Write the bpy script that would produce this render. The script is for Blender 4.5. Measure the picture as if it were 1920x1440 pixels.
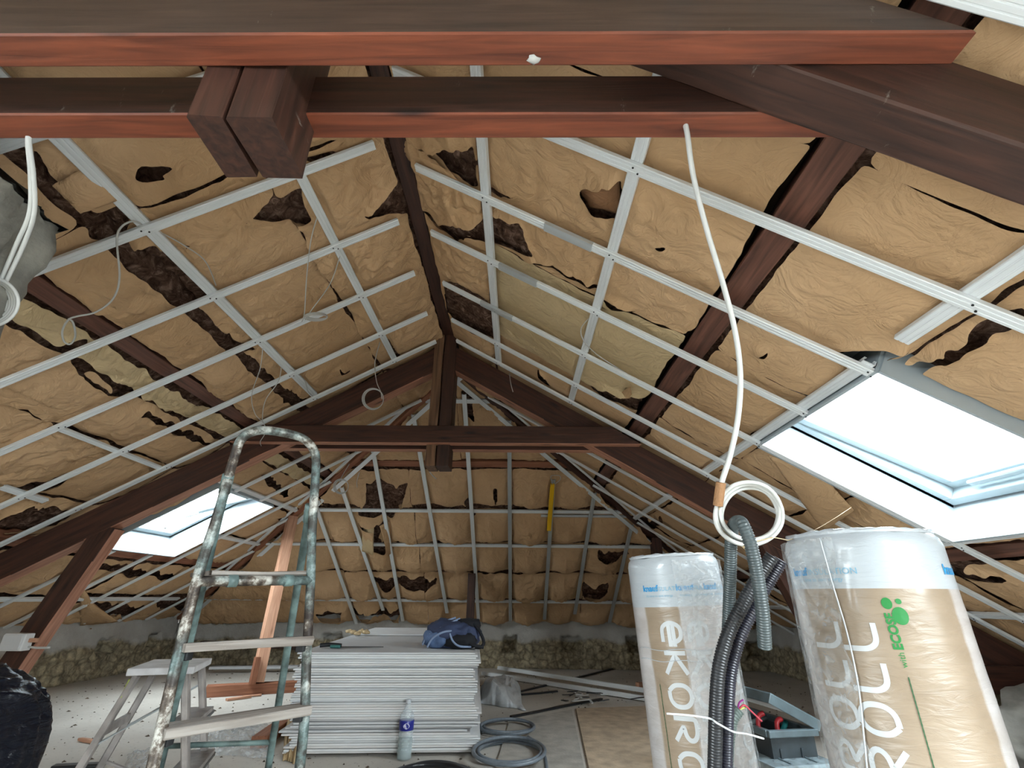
import bpy, bmesh, math, random
import numpy as np
from mathutils import Vector, Matrix, Quaternion

for o in list(bpy.data.objects): bpy.data.objects.remove(o)
scene = bpy.context.scene
COL = scene.collection
R = math.radians
random.seed(7)
rng = np.random.RandomState(11)

# ------------------------------------------------------------ camera
FPX = 897.82
CAM = Vector((0, 0, 0.93))
_p, _y, _r = R(24.037), R(-0.7148), R(0.5735)
_F = Vector((math.sin(_y)*math.cos(_p), math.cos(_y)*math.cos(_p), math.sin(_p)))
_R = Vector((math.cos(_y), -math.sin(_y), 0))
_U = _R.cross(_F)
RT = _R*math.cos(_r) + _U*math.sin(_r)
UP = -_R*math.sin(_r) + _U*math.cos(_r)
cd = bpy.data.cameras.new('camera'); cam = bpy.data.objects.new('camera', cd); COL.objects.link(cam)
cd.sensor_width = 36; cd.lens = FPX/1920*36; cd.clip_start = 0.05
cam.matrix_world = Matrix.Translation(CAM) @ Matrix(((RT.x, UP.x, -_F.x), (RT.y, UP.y, -_F.y), (RT.z, UP.z, -_F.z))).to_4x4()
scene.camera = cam

# ------------------------------------------------------------ view + sky
scene.view_settings.view_transform = 'Standard'
scene.view_settings.look = 'None'
scene.view_settings.gamma = 1
scene.view_settings.use_curve_mapping = False
scene.view_settings.exposure = 1.45
SKY = 7.5
w = bpy.data.worlds.new('overcast sky'); scene.world = w; w.use_nodes = True
bg = w.node_tree.nodes['Background']; bg.inputs[0].default_value = (0.92, 0.96, 1.0, 1); 
_wn = w.node_tree; _tc = _wn.nodes.new('ShaderNodeTexCoord'); _sp = _wn.nodes.new('ShaderNodeSeparateXYZ'); _wn.links.new(_tc.outputs['Generated'], _sp.inputs[0])
def _m(op, x, y):      # the cloud cover is brighter behind the photographer
    n = _wn.nodes.new('ShaderNodeMath'); n.operation = op
    for i, v in enumerate((x, y)):
        if isinstance(v, (int, float)): n.inputs[i].default_value = v
        else: _wn.links.new(v, n.inputs[i])
    return n.outputs[0]
_k = _m('MULTIPLY', _m('SUBTRACT', 1.0, _sp.outputs[1]), 0.5)
_wn.links.new(_m('MULTIPLY', _m('ADD', _m('MULTIPLY', _m('MULTIPLY', _k, _k), 2.6), 0.35), SKY), bg.inputs[1])

# ------------------------------------------------------------ measuring: rays through the photo's points
def ray(x, y): return RT*((x-960)/FPX) + UP*((720-y)/FPX) + _F
def hit(x, y, n, p0):
    d = ray(x, y); n = Vector(n); return CAM + d*((n.dot(Vector(p0)-CAM))/n.dot(d))
def on_z(x, y, z=0.0): return hit(x, y, (0, 0, 1), (0, 0, z))
def on_y(x, y, Y): return hit(x, y, (0, 1, 0), (0, Y, 0))

# roof planes: the plane of the visible faces of the ceiling channels
XR, ZR = -0.6254, 3.0201
AR, AL = R(30.384), R(29.152)
HY0, HY1 = 4.4, 7.95
AH = math.atan((ZR-0.53)/(HY1-HY0))
TR, TL, TH = math.tan(AR), math.tan(AL), math.tan(AH)
XL_W, XR_W, YB_W, YF_W = -5.05, 3.65, 7.95, -2.6
SLOPES = {
 'R': dict(o=Vector((XR, 0, ZR)), u=Vector((0, 1, 0)), v=Vector((math.cos(AR), 0, -math.sin(AR)))),
 'L': dict(o=Vector((XR, 0, ZR)), u=Vector((0, 1, 0)), v=Vector((-math.cos(AL), 0, -math.sin(AL)))),
 'H': dict(o=Vector((XR, HY0, ZR)), u=Vector((1, 0, 0)), v=Vector((0, math.cos(AH), -math.sin(AH))))}
for s in SLOPES.values():
    n = s['u'].cross(s['v']); s['n'] = n if n.z > 0 else -n
def SP(s, u, v, h=0.0):
    s = SLOPES[s]; return s['o'] + s['u']*u + s['v']*v + Vector((0, 0, h))
def px_uv(s, x, y, h=0.08):
    q = SLOPES[s]; p = hit(x, y, q['n'], q['o']+Vector((0, 0, h))) - q['o'] - Vector((0, 0, h))
    return (p.dot(q['u']), p.dot(q['v']))
def px_slope(s, x, y, h=0.0):
    u, v = px_uv(s, x, y, h); return SP(s, u, v, h)
def vtop(s, u):           # where the hip line cuts a side slope
    if u <= HY0: return 0.0
    return (u-HY0)*TH/(TR if s == 'R' else TL)/math.cos(AR if s == 'R' else AL)
def hip_vtop(x):          # u on the hip slope is x - XR
    return (x*TR/TH if x > 0 else -x*TL/TH)/math.cos(AH)

# ------------------------------------------------------------ materials
def new_mat(name):
    m = bpy.data.materials.new(name); m.use_nodes = True
    nt = m.node_tree; b = nt.nodes['Principled BSDF']; return m, nt, b
def N(nt, t, **kw):
    n = nt.nodes.new(t)
    for k, v in kw.items():
        if k in n.inputs: n.inputs[k].default_value = v
        else: setattr(n, k, v)
    return n
def ramp(nt, stops, fac):
    r = nt.nodes.new('ShaderNodeValToRGB'); e = r.color_ramp.elements
    while len(e) < len(stops): e.new(0.5)
    for el, (p, c) in zip(e, stops): el.position = p; el.color = (*c, 1) if len(c) == 3 else c
    nt.links.new(fac, r.inputs[0]); return r
def coords(nt, scale=(1, 1, 1), kind='Object'):
    tc = nt.nodes.new('ShaderNodeTexCoord'); mp = nt.nodes.new('ShaderNodeMapping')
    mp.inputs['Scale'].default_value = scale; nt.links.new(tc.outputs[kind], mp.inputs[0]); return mp.outputs[0]
def bump(nt, b, h, strength=0.3, dist=0.01):
    bp = nt.nodes.new('ShaderNodeBump'); bp.inputs['Strength'].default_value = strength; bp.inputs['Distance'].default_value = dist
    nt.links.new(h, bp.inputs['Height']); nt.links.new(bp.outputs[0], b.inputs['Normal'])
def simple(name, col, rough=0.6, metal=0.0, noise=0.0, nscale=20, coat=0.0, bmp=0.0, bscale=60):
    m, nt, b = new_mat(name)
    b.inputs['Roughness'].default_value = rough; b.inputs['Metallic'].default_value = metal
    b.inputs['Coat Weight'].default_value = coat
    c = coords(nt)
    nz = N(nt, 'ShaderNodeTexNoise', Scale=nscale, Detail=5.0); nt.links.new(c, nz.inputs['Vector'])
    lo = tuple(max(0, x*(1-noise)) for x in col); hi = tuple(min(1, x*(1+noise)) for x in col)
    r = ramp(nt, [(0.3, lo), (0.7, hi)], nz.outputs[0]); nt.links.new(r.outputs[0], b.inputs['Base Color'])
    if bmp:
        n2 = N(nt, 'ShaderNodeTexNoise', Scale=bscale, Detail=4.0); nt.links.new(c, n2.inputs['Vector']); bump(nt, b, n2.outputs[0], bmp)
    return m
def wood(name, dark, light, streak=(3, 45, 45), rough=0.55, knots=True, dist=0.6, marks=0.0):
    m, nt, b = new_mat(name)
    oi = nt.nodes.new('ShaderNodeObjectInfo')
    c = coords(nt, streak)
    ad = nt.nodes.new('ShaderNodeVectorMath'); ad.operation = 'ADD'
    mul = nt.nodes.new('ShaderNodeMath'); mul.operation = 'MULTIPLY'; mul.inputs[1].default_value = 37
    nt.links.new(oi.outputs['Random'], mul.inputs[0]); nt.links.new(c, ad.inputs[0]); nt.links.new(mul.outputs[0], ad.inputs[1])
    nz = N(nt, 'ShaderNodeTexNoise', Scale=1.0, Detail=6.0, Distortion=dist); nt.links.new(ad.outputs[0], nz.inputs['Vector'])
    r = ramp(nt, [(0.28, dark), (0.5, tuple((a+d)/2 for a, d in zip(dark, light))), (0.72, light)], nz.outputs[0])
    out = r.outputs[0]
    if knots:
        c2 = coords(nt, (2.2, 9, 9)); vo = N(nt, 'ShaderNodeTexVoronoi', Scale=1.0); nt.links.new(c2, vo.inputs['Vector'])
        kr = ramp(nt, [(0.05, (0, 0, 0)), (0.16, (1, 1, 1))], vo.outputs['Distance'])
        mx = nt.nodes.new('ShaderNodeMix'); mx.data_type = 'RGBA'; mx.inputs[6].default_value = (*[x*0.35 for x in dark], 1)
        nt.links.new(kr.outputs[0], mx.inputs[0]); nt.links.new(out, mx.inputs[7]); out = mx.outputs[2]
    if marks:
        c3 = coords(nt, (14, 5, 5)); n3 = N(nt, 'ShaderNodeTexNoise', Scale=1.0, Detail=8.0, Roughness=0.75); nt.links.new(c3, n3.inputs['Vector'])
        r3 = ramp(nt, [(0.66, (0, 0, 0)), (0.72, (1, 1, 1))], n3.outputs[0])
        mx = nt.nodes.new('ShaderNodeMix'); mx.data_type = 'RGBA'; mx.inputs[7].default_value = (marks, marks*0.9, marks*0.78, 1)
        nt.links.new(r3.outputs[0], mx.inputs[0]); nt.links.new(out, mx.inputs[6]); out = mx.outputs[2]
    nt.links.new(out, b.inputs['Base Color'])
    b.inputs['Roughness'].default_value = rough
    bump(nt, b, nz.outputs[0], 0.35, 0.004)
    return m
M = {}
M['timber'] = wood('stained reddish timber', (0.022, 0.009, 0.006), (0.090, 0.032, 0.019))
M['timber_old'] = wood('old dark timber with dusty marks', (0.020, 0.009, 0.006), (0.075, 0.029, 0.018), marks=0.2)
M['purlin'] = wood('reddish brown purlin timber', (0.06, 0.024, 0.016), (0.19, 0.078, 0.05))
M['timber_lit_red'] = wood('red-stained timber with painted light', (0.10, 0.024, 0.011), (0.27, 0.07, 0.03))  # brighter red that paints light onto the near undersides
M['timber_lit_pale'] = wood('pinkish timber with painted light', (0.26, 0.10, 0.055), (0.52, 0.25, 0.16))  # pale tone that paints light onto far undersides and the left strut side
M['timber_dusty'] = wood('dusty brown timber face', (0.035, 0.022, 0.017), (0.085, 0.052, 0.038), marks=0.2)
M['timber_post'] = wood('mottled post timber', (0.06, 0.028, 0.016), (0.26, 0.14, 0.075), marks=0.42)
M['new_wood'] = wood('fresh pinkish timber', (0.42, 0.20, 0.12), (0.66, 0.38, 0.25), rough=0.7)
M['red_wood'] = wood('orange brown batten', (0.20, 0.07, 0.035), (0.36, 0.15, 0.08), rough=0.7)
def metal_mat(name, c=(0.82, 0.85, 0.865), rough=0.45, metal=0.18):
    m, nt, b = new_mat(name)
    cc = coords(nt, (1.5, 30, 30)); nz = N(nt, 'ShaderNodeTexNoise', Scale=1.0, Detail=4.0); nt.links.new(cc, nz.inputs['Vector'])
    r = ramp(nt, [(0.3, tuple(x*0.86 for x in c)), (0.7, c)], nz.outputs[0]); nt.links.new(r.outputs[0], b.inputs['Base Color'])
    b.inputs['Roughness'].default_value = rough; b.inputs['Metallic'].default_value = metal
    bump(nt, b, nz.outputs[0], 0.08, 0.002); return m
M['zinc'] = metal_mat('galvanised channel steel')
M['zinc_d'] = metal_mat('duller galvanised steel', (0.58, 0.62, 0.64), 0.42, 0.4)
M['screw'] = simple('black screw', (0.02, 0.02, 0.022), 0.4, 0.5)
def paper_mat(name, c1, c2):
    m, nt, b = new_mat(name)
    c = coords(nt)
    n1 = N(nt, 'ShaderNodeTexNoise', Scale=1.3, Detail=3.0); nt.links.new(c, n1.inputs['Vector'])
    r = ramp(nt, [(0.38, c1), (0.66, c2)], n1.outputs[0])
    n3 = N(nt, 'ShaderNodeTexNoise', Scale=9.0, Detail=6.0, Roughness=0.7); nt.links.new(c, n3.inputs['Vector'])
    r3 = ramp(nt, [(0.0, (0.82, 0.82, 0.82)), (1.0, (1.1, 1.1, 1.1))], n3.outputs[0])
    mx = nt.nodes.new('ShaderNodeMix'); mx.data_type = 'RGBA'; mx.blend_type = 'MULTIPLY'; mx.inputs[0].default_value = 1.0
    nt.links.new(r.outputs[0], mx.inputs[6]); nt.links.new(r3.outputs[0], mx.inputs[7]); nt.links.new(mx.outputs[2], b.inputs['Base Color'])
    b.inputs['Roughness'].default_value = 0.62; b.inputs['Specular IOR Level'].default_value = 0.25
    n2 = N(nt, 'ShaderNodeTexNoise', Scale=6.0, Detail=6.0, Distortion=2.2); nt.links.new(c, n2.inputs['Vector'])
    ab = nt.nodes.new('ShaderNodeMath'); ab.operation = 'ADD'; ab.inputs[1].default_value = -0.5; nt.links.new(n2.outputs[0], ab.inputs[0])
    a2 = nt.nodes.new('ShaderNodeMath'); a2.operation = 'ABSOLUTE'; nt.links.new(ab.outputs[0], a2.inputs[0])
    bump(nt, b, a2.outputs[0], 0.5, 0.05)
    return m
M['paper'] = paper_mat('brown kraft paper', (0.53, 0.335, 0.178), (0.62, 0.405, 0.23))
M['paper_old'] = paper_mat('paler kraft paper', (0.56, 0.415, 0.235), (0.63, 0.48, 0.285))
M['paper_dark'] = paper_mat('darker backing paper', (0.26, 0.13, 0.065), (0.33, 0.175, 0.085))
def wool_mat():
    m, nt, b = new_mat('brown mineral wool')
    c = coords(nt, (1, 1, 1)); n1 = N(nt, 'ShaderNodeTexNoise', Scale=16.0, Detail=8.0, Roughness=0.7, Distortion=1.2); nt.links.new(c, n1.inputs['Vector'])
    r = ramp(nt, [(0.36, (0.07, 0.036, 0.024)), (0.52, (0.21, 0.118, 0.082)), (0.66, (0.50, 0.32, 0.24))], n1.outputs[0])
    nt.links.new(r.outputs[0], b.inputs['Base Color']); b.inputs['Roughness'].default_value = 0.95
    b.inputs['Specular IOR Level'].default_value = 0.1
    bump(nt, b, n1.outputs[0], 1.0, 0.05); return m
M['wool'] = wool_mat()
M['deck'] = simple('dark underside of roof boards', (0.035, 0.02, 0.014), 0.9, noise=0.4, nscale=6)
M['white'] = simple('white lining board', (0.40, 0.455, 0.485), 0.6, noise=0.02)
M['frame_w'] = simple('white lacquered window frame', (0.36, 0.43, 0.46), 0.3, noise=0.02)
M['cable'] = simple('white cable sheath', (0.52, 0.52, 0.50), 0.4, noise=0.05)
M['black'] = simple('black plastic', (0.018, 0.019, 0.022), 0.35, noise=0.2)
M['grey_conduit'] = simple('grey conduit', (0.06, 0.075, 0.078), 0.38, noise=0.1)
M['gypsum'] = simple('white plasterboard', (0.70, 0.71, 0.72), 0.8, noise=0.06, nscale=5, bmp=0.1)
M['gypsum2'] = simple('greyer plasterboard', (0.56, 0.57, 0.585), 0.8, noise=0.08, nscale=4)
M['gypsum3'] = simple('warm white plasterboard', (0.66, 0.645, 0.64), 0.8, noise=0.08, nscale=4)
m, nt, b = new_mat('window glass'); M['glass'] = m
tr = nt.nodes.new('ShaderNodeBsdfTransparent'); tr.inputs[0].default_value = (0.95, 0.985, 0.985, 1); gl = nt.nodes.new('ShaderNodeBsdfGlossy'); gl.inputs['Roughness'].default_value = 0.02
mi = nt.nodes.new('ShaderNodeMixShader'); mi.inputs[0].default_value = 0.05
nt.links.new(tr.outputs[0], mi.inputs[1]); nt.links.new(gl.outputs[0], mi.inputs[2])
nt.links.new(mi.outputs[0], nt.nodes['Material Output'].inputs[0])
def film_mat(name, clear=0.76, tint=(0.85, 0.88, 0.9)):
    m, nt, b = new_mat(name)
    b.inputs['Base Color'].default_value = (*tint, 1); b.inputs['Roughness'].default_value = 0.18
    c = coords(nt); nz = N(nt, 'ShaderNodeTexNoise', Scale=30.0, Detail=6.0, Distortion=0.6); nt.links.new(c, nz.inputs['Vector'])
    bump(nt, b, nz.outputs[0], 0.8, 0.02)
    tr = nt.nodes.new('ShaderNodeBsdfTransparent'); mi = nt.nodes.new('ShaderNodeMixShader')
    r = ramp(nt, [(0.35, (clear-0.15,)*3), (0.65, (clear+0.15,)*3)], nz.outputs[0])
    nt.links.new(r.outputs[0], mi.inputs[0]); nt.links.new(b.outputs[0], mi.inputs[1]); nt.links.new(tr.outputs[0], mi.inputs[2])
    nt.links.new(mi.outputs[0], nt.nodes['Material Output'].inputs[0]); return m
M['film'] = film_mat('crumpled clear film')

# ------------------------------------------------------------ mesh helpers
def link(name, me, mat=None, parent=None):
    o = bpy.data.objects.new(name, me); COL.objects.link(o)
    if mat is not None:
        for mm in (mat if isinstance(mat, (list, tuple)) else [mat]): me.materials.append(mm)
    if parent is not None: o.parent = parent
    return o
def tag(o, label=None, cat=None, group=None, kind=None):
    if label: o['label'] = label
    if cat: o['category'] = cat
    if group: o['group'] = group
    if kind: o['kind'] = kind
    return o
def empty(name, loc=(0, 0, 0), rz=0.0):
    o = bpy.data.objects.new(name, None); COL.objects.link(o); o.location = loc; o.rotation_euler = (0, 0, rz); o.empty_display_size = 0.1; return o
def pydata(name, V, Fc, mat=None, parent=None, smooth=False, mi=None):
    me = bpy.data.meshes.new(name); me.from_pydata([tuple(v) for v in V], [], [tuple(f) for f in Fc])
    me.update()
    if smooth: me.polygons.foreach_set('use_smooth', [True]*len(me.polygons))
    o = link(name, me, mat, parent)
    if mi is not None: me.polygons.foreach_set('material_index', mi)
    return o
def bmobj(name, bm, mat=None, parent=None, smooth=False):
    bmesh.ops.recalc_face_normals(bm, faces=bm.faces)
    me = bpy.data.meshes.new(name); bm.to_mesh(me); bm.free()
    if smooth: me.polygons.foreach_set('use_smooth', [True]*len(me.polygons))
    return link(name, me, mat, parent)
def bm_box(bm, c, s, mat=None, bev=0.0):
    r = bmesh.ops.create_cube(bm, size=1.0)
    mt = Matrix.Translation(Vector(c)) @ (mat if mat else Matrix.Identity(4)) @ Matrix.Diagonal((*s, 1))
    bmesh.ops.transform(bm, matrix=mt, verts=r['verts'])
    if bev:
        es = list({e for v in r['verts'] for e in v.link_edges})
        bmesh.ops.bevel(bm, geom=es, offset=bev, segments=2, affect='EDGES', profile=0.5)
def box(name, c, s, mat, parent=None, bev=0.003, rz=0.0):
    bm = bmesh.new(); bm_box(bm, c, s, Matrix.Rotation(rz, 4, 'Z') if rz else None, bev); return bmobj(name, bm, mat, parent)
def frame_from(p0, p1, up=(0, 0, 1)):
    x = (Vector(p1)-Vector(p0)); L = x.length; x = x/L
    up = Vector(up); y = up.cross(x)
    if y.length < 1e-5: y = Vector((0, 1, 0)).cross(x)
    y.normalize(); z = x.cross(y)
    return Matrix(((x.x, y.x, z.x), (x.y, y.y, z.y), (x.z, y.z, z.z))).to_4x4(), L
def beam(name, p0, p1, wy, hz, mat, parent=None, up=(0, 0, 1), bev=0.004, wob=0.0015):
    """a sawn timber from p0 to p1, its length on local x; wy wide, hz deep"""
    mx, L = frame_from(p0, p1, up)
    n = max(2, int(L/0.25)); V = []; Fc = []
    b = bev
    sec = [(-wy/2+b, -hz/2), (wy/2-b, -hz/2), (wy/2, -hz/2+b), (wy/2, hz/2-b), (wy/2-b, hz/2), (-wy/2+b, hz/2), (-wy/2, hz/2-b), (-wy/2, -hz/2+b)]
    for i in range(n+1):
        x = L*i/n
        for (a, c) in sec: V.append((x, a+rng.normal()*wob, c+rng.normal()*wob))
    for i in range(n):
        for j in range(8):
            k = (j+1) % 8; Fc.append((i*8+j, i*8+k, (i+1)*8+k, (i+1)*8+j))
    Fc.append(tuple(range(7, -1, -1))); Fc.append(tuple(n*8+j for j in range(8)))
    o = pydata(name, V, Fc, mat, parent)
    o.matrix_world = Matrix.Translation(Vector(p0)) @ mx
    return o
def lit_under(o, k=-0.6, mat='timber_lit_pale'):
    """paints the light on downward faces as a paler timber colour"""
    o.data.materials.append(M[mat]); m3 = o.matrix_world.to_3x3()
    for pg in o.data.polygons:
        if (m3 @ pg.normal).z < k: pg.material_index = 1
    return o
def prism(name, poly, axis_pts, mat, parent=None):
    """poly: 2D points; axis_pts: function (a,b,t)->xyz with t in 0,1"""
    n = len(poly); V = [axis_pts(a, b, 0) for a, b in poly]+[axis_pts(a, b, 1) for a, b in poly]
    Fc = [tuple(range(n)), tuple(range(2*n-1, n-1, -1))]+[(i, (i+1) % n, n+(i+1) % n, n+i) for i in range(n)]
    bm = bmesh.new(); vs = [bm.verts.new(v) for v in V]
    for f in Fc: bm.faces.new([vs[i] for i in f])
    bmesh.ops.recalc_face_normals(bm, faces=bm.faces)
    bmesh.ops.bevel(bm, geom=list(bm.edges), offset=0.003, segments=1, affect='EDGES')
    return bmobj(name, bm, mat, parent)
def catmull(P, n=8, closed=False):
    P = [Vector(p) for p in P]; out = []
    m = len(P); rngi = range(m if closed else m-1)
    for i in rngi:
        if closed: p0, p1, p2, p3 = P[(i-1) % m], P[i], P[(i+1) % m], P[(i+2) % m]
        else: p0, p1, p2, p3 = P[max(0, i-1)], P[i], P[i+1], P[min(m-1, i+2)]
        for k in range(n):
            t = k/n; out.append(0.5*((2*p1)+(-p0+p2)*t+(2*p0-5*p1+4*p2-p3)*t*t+(-p0+3*p1-3*p2+p3)*t**3))
    if not closed: out.append(P[-1])
    return out
def tube_mesh(P, r, seg=8, rfun=None, closed=False):
    P = [Vector(p) for p in P]; n = len(P); V = []; Fc = []
    T = []
    for i in range(n):
        a = P[(i-1) % n] if (closed or i > 0) else P[i]; b_ = P[(i+1) % n] if (closed or i < n-1) else P[i]
        t = (b_-a); T.append(t.normalized() if t.length > 0 else Vector((0, 0, 1)))
    nrm = T[0].orthogonal().normalized()
    for i in range(n):
        nrm = (nrm - T[i]*nrm.dot(T[i])).normalized(); bi = T[i].cross(nrm)
        rr = rfun(i) if rfun else r
        for j in range(seg):
            a = 2*math.pi*j/seg; V.append(P[i]+nrm*(rr*math.cos(a))+bi*(rr*math.sin(a)))
    for i in range(n if closed else n-1):
        for j in range(seg):
            k = (j+1) % seg; i2 = (i+1) % n; Fc.append((i*seg+j, i*seg+k, i2*seg+k, i2*seg+j))
    if not closed: Fc.append(tuple(range(seg-1, -1, -1))); Fc.append(tuple((n-1)*seg+j for j in range(seg)))
    return V, Fc
def tube(name, P, r, mat, parent=None, seg=8, n=8, closed=False, smooth=True, rfun=None, raw=False):
    Q = P if raw else catmull(P, n, closed)
    V, Fc = tube_mesh(Q, r, seg, rfun, closed); return pydata(name, V, Fc, mat, parent, smooth)
def resample(P, step):
    P = [Vector(p) for p in P]; out = [P[0].copy()]; acc = 0.0
    for a, b_ in zip(P, P[1:]):
        L = (b_-a).length; d = step-acc
        while d <= L: out.append(a.lerp(b_, d/L)); d += step
        acc = (acc+L) % step
    return out
def corrugated(name, P, r, mat, parent=None, pitch=0.007, depth=0.0022, seg=14):
    Q = resample(catmull(P, 16), pitch/4)
    rf = lambda i: r-depth*(0.0 if i % 4 in (0, 1) else 1.0)
    V, Fc = tube_mesh(Q, r, seg, rf); return pydata(name, V, Fc, mat, parent, True)
# smooth gradient noise on arrays
_perm = rng.permutation(512)
_gr = rng.uniform(-1, 1, (512, 2)); _gr /= np.linalg.norm(_gr, axis=1)[:, None]
def pn(x, y, seed=0):
    xi = np.floor(x).astype(int); yi = np.floor(y).astype(int); xf = x-xi; yf = y-yi
    def g(a, b_, fx, fy):
        h = _perm[(a+_perm[(b_+seed*17) % 512]) % 512]; return _gr[h, 0]*fx+_gr[h, 1]*fy
    u = xf**3*(xf*(xf*6-15)+10); v = yf**3*(yf*(yf*6-15)+10)
    a = g(xi, yi, xf, yf); b_ = g(xi+1, yi, xf-1, yf); c = g(xi, yi+1, xf, yf-1); d = g(xi+1, yi+1, xf-1, yf-1)
    return (a*(1-u)+b_*u)*(1-v)+(c*(1-u)+d*u)*v
def fbm(x, y, seed=0, o=4, gain=0.5):
    s = 0; a = 1.0
    for i in range(o): s = s+a*pn(x*2**i, y*2**i, seed+i*3); a *= gain
    return s
def crumple(x, y, seed=0):
    """sharp-ridged folds"""
    wx = x+0.35*pn(x*1.3, y*1.3, seed+5); wy = y+0.35*pn(x*1.3, y*1.3, seed+6)
    a = 1-np.abs(pn(wx*1.0, wy*2.1, seed))*2.4; b_ = 1-np.abs(pn(wx*2.7+3, wy*1.9+1, seed+1))*2.4
    c = 1-np.abs(pn(wx*4.7, wy*5.3, seed+2))*2.2
    d = 1-np.abs(pn(wx*9.1, wy*7.3, seed+4))*2.2
    return a*0.5+b_*0.35+c*0.28+d*0.12
def in_poly(px, py, poly):
    ins = np.zeros(px.shape, bool); n = len(poly); j = n-1
    for i in range(n):
        xi, yi = poly[i]; xj, yj = poly[j]
        c = ((yi > py) != (yj > py)) & (px < (xj-xi)*(py-yi)/(yj-yi+1e-12)+xi); ins ^= c; j = i
    return ins
def lump(name, c, rad, mat, parent=None, amp=0.15, fr=2.0, sub=3, seed=0, flat=None, smooth=True):
    from mathutils import noise as mn
    bm = bmesh.new(); bmesh.ops.create_icosphere(bm, subdivisions=sub, radius=1.0)
    for v in bm.verts:
        d = v.co.normalized(); k = 1+amp*mn.noise(d*fr+Vector((seed*3.1, seed, 0)))+amp*0.5*mn.noise(d*fr*2.7+Vector((seed, 0, 5)))
        p = Vector((d.x*rad[0]*k, d.y*rad[1]*k, d.z*rad[2]*k))
        if flat is not None and p.z < flat: p.z = flat
        v.co = Vector(c)+p
    return bmobj(name, bm, mat, parent, smooth)

# ============================================================ the shell
def finish_grid(name, P, keep, mat, parent=None, smooth=True, skirt=0.0, skirt_vec=(0, 0, 1), relax=2):
    """P: (nv,nu,3) array of points, keep: (nv-1,nu-1) mask"""
    nv, nu, _ = P.shape; idx = np.arange(nv*nu).reshape(nv, nu)
    F4 = np.stack([idx[:-1, :-1], idx[:-1, 1:], idx[1:, 1:], idx[1:, :-1]], -1)[keep]
    if len(F4) == 0: return None
    V = P.reshape(-1, 3).copy()
    E = np.concatenate([F4[:, [0, 1]], F4[:, [1, 2]], F4[:, [2, 3]], F4[:, [3, 0]]])
    key = np.sort(E, 1); kk = key[:, 0].astype(np.int64)*(nv*nu)+key[:, 1]
    uq, inv, cnt = np.unique(kk, return_inverse=True, return_counts=True)
    be = E[cnt[inv] == 1]
    for _i in range(relax):
        acc = np.zeros_like(V); c = np.zeros(len(V))
        np.add.at(acc, be[:, 0], V[be[:, 1]]); np.add.at(acc, be[:, 1], V[be[:, 0]])
        np.add.at(c, be[:, 0], 1); np.add.at(c, be[:, 1], 1)
        m = (c == 2); V[m] = 0.5*V[m]+0.5*acc[m]/c[m][:, None]
    faces = [tuple(f) for f in F4]
    if skirt:
        bv = np.unique(be); mp = {int(v): len(V)+i for i, v in enumerate(bv)}
        V = np.concatenate([V, V[bv]+np.array(skirt_vec)*skirt])
        faces += [(int(a), mp[int(a)], mp[int(b_)], int(b_)) for a, b_ in be]
    used = np.unique(np.concatenate([np.array(f) for f in faces])); rm = -np.ones(len(V), int); rm[used] = np.arange(len(used))
    V = V[used]; faces = [tuple(int(rm[i]) for i in f) for f in faces]
    return pydata(name, V, faces, mat, parent, smooth)

HOLES = {'R': [(1.79, 2.85, 2.44, 3.53)], 'L': [(4.42, 5.47, 2.43, 3.53)], 'H': []}
EXTRA = {'R': [(-2.45, -0.4, 2.1, 4.6)], 'L': [(-2.45, -0.4, 2.1, 4.6)]}   # unseen skylights added behind the camera to brighten the attic
def deck(s, h, name):
    bm = bmesh.new()
    if s == 'H': ub = list(np.arange(XL_W-0.3-XR, XR_W+0.3-XR, 0.1)); vm = 5.0
    else: ub = sorted(set([round(x, 3) for x in list(np.arange(YF_W, 8.3, 0.1))]+[HY0]+[z for q in HOLES[s]+EXTRA[s] for z in q[:2]])); vm = 5.5
    sh = 0 if s == 'H' else h*math.sin(AR if s == 'R' else AL)     # the deck lies higher, so its openings sit further down
    tp = (lambda u: hip_vtop(u)) if s == 'H' else (lambda u: vtop(s, u))
    for a, b_ in zip(ub, ub[1:]):
        if b_-a < 1e-4: continue
        iv = [(tp(a), tp(b_), vm, vm)]
        for q in (HOLES[s]+EXTRA.get(s, [])):
            if a >= q[0]-1e-5 and b_ <= q[1]+1e-5:
                iv = [(tp(a), tp(b_), q[2]+sh, q[2]+sh), (q[3]+sh, q[3]+sh, vm, vm)]
        for (ta, tb, ea, eb) in iv:
            if ta >= vm or tb >= vm: continue
            bm.faces.new([bm.verts.new(SP(s, a, ta, h)), bm.verts.new(SP(s, b_, tb, h)), bm.verts.new(SP(s, b_, eb, h)), bm.verts.new(SP(s, a, ea, h))])
    bmesh.ops.remove_doubles(bm, verts=bm.verts, dist=1e-4)
    o = bmobj(name, bm, M['deck']); tag(o, kind='structure')
    md = o.modifiers.new('thick', 'SOLIDIFY'); md.thickness = 0.04; md.offset = 0
    return o
DH = 0.36
deck('R', DH, 'ceiling'); deck('L', DH, 'ceiling'); deck('H', DH, 'ceiling')

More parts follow.
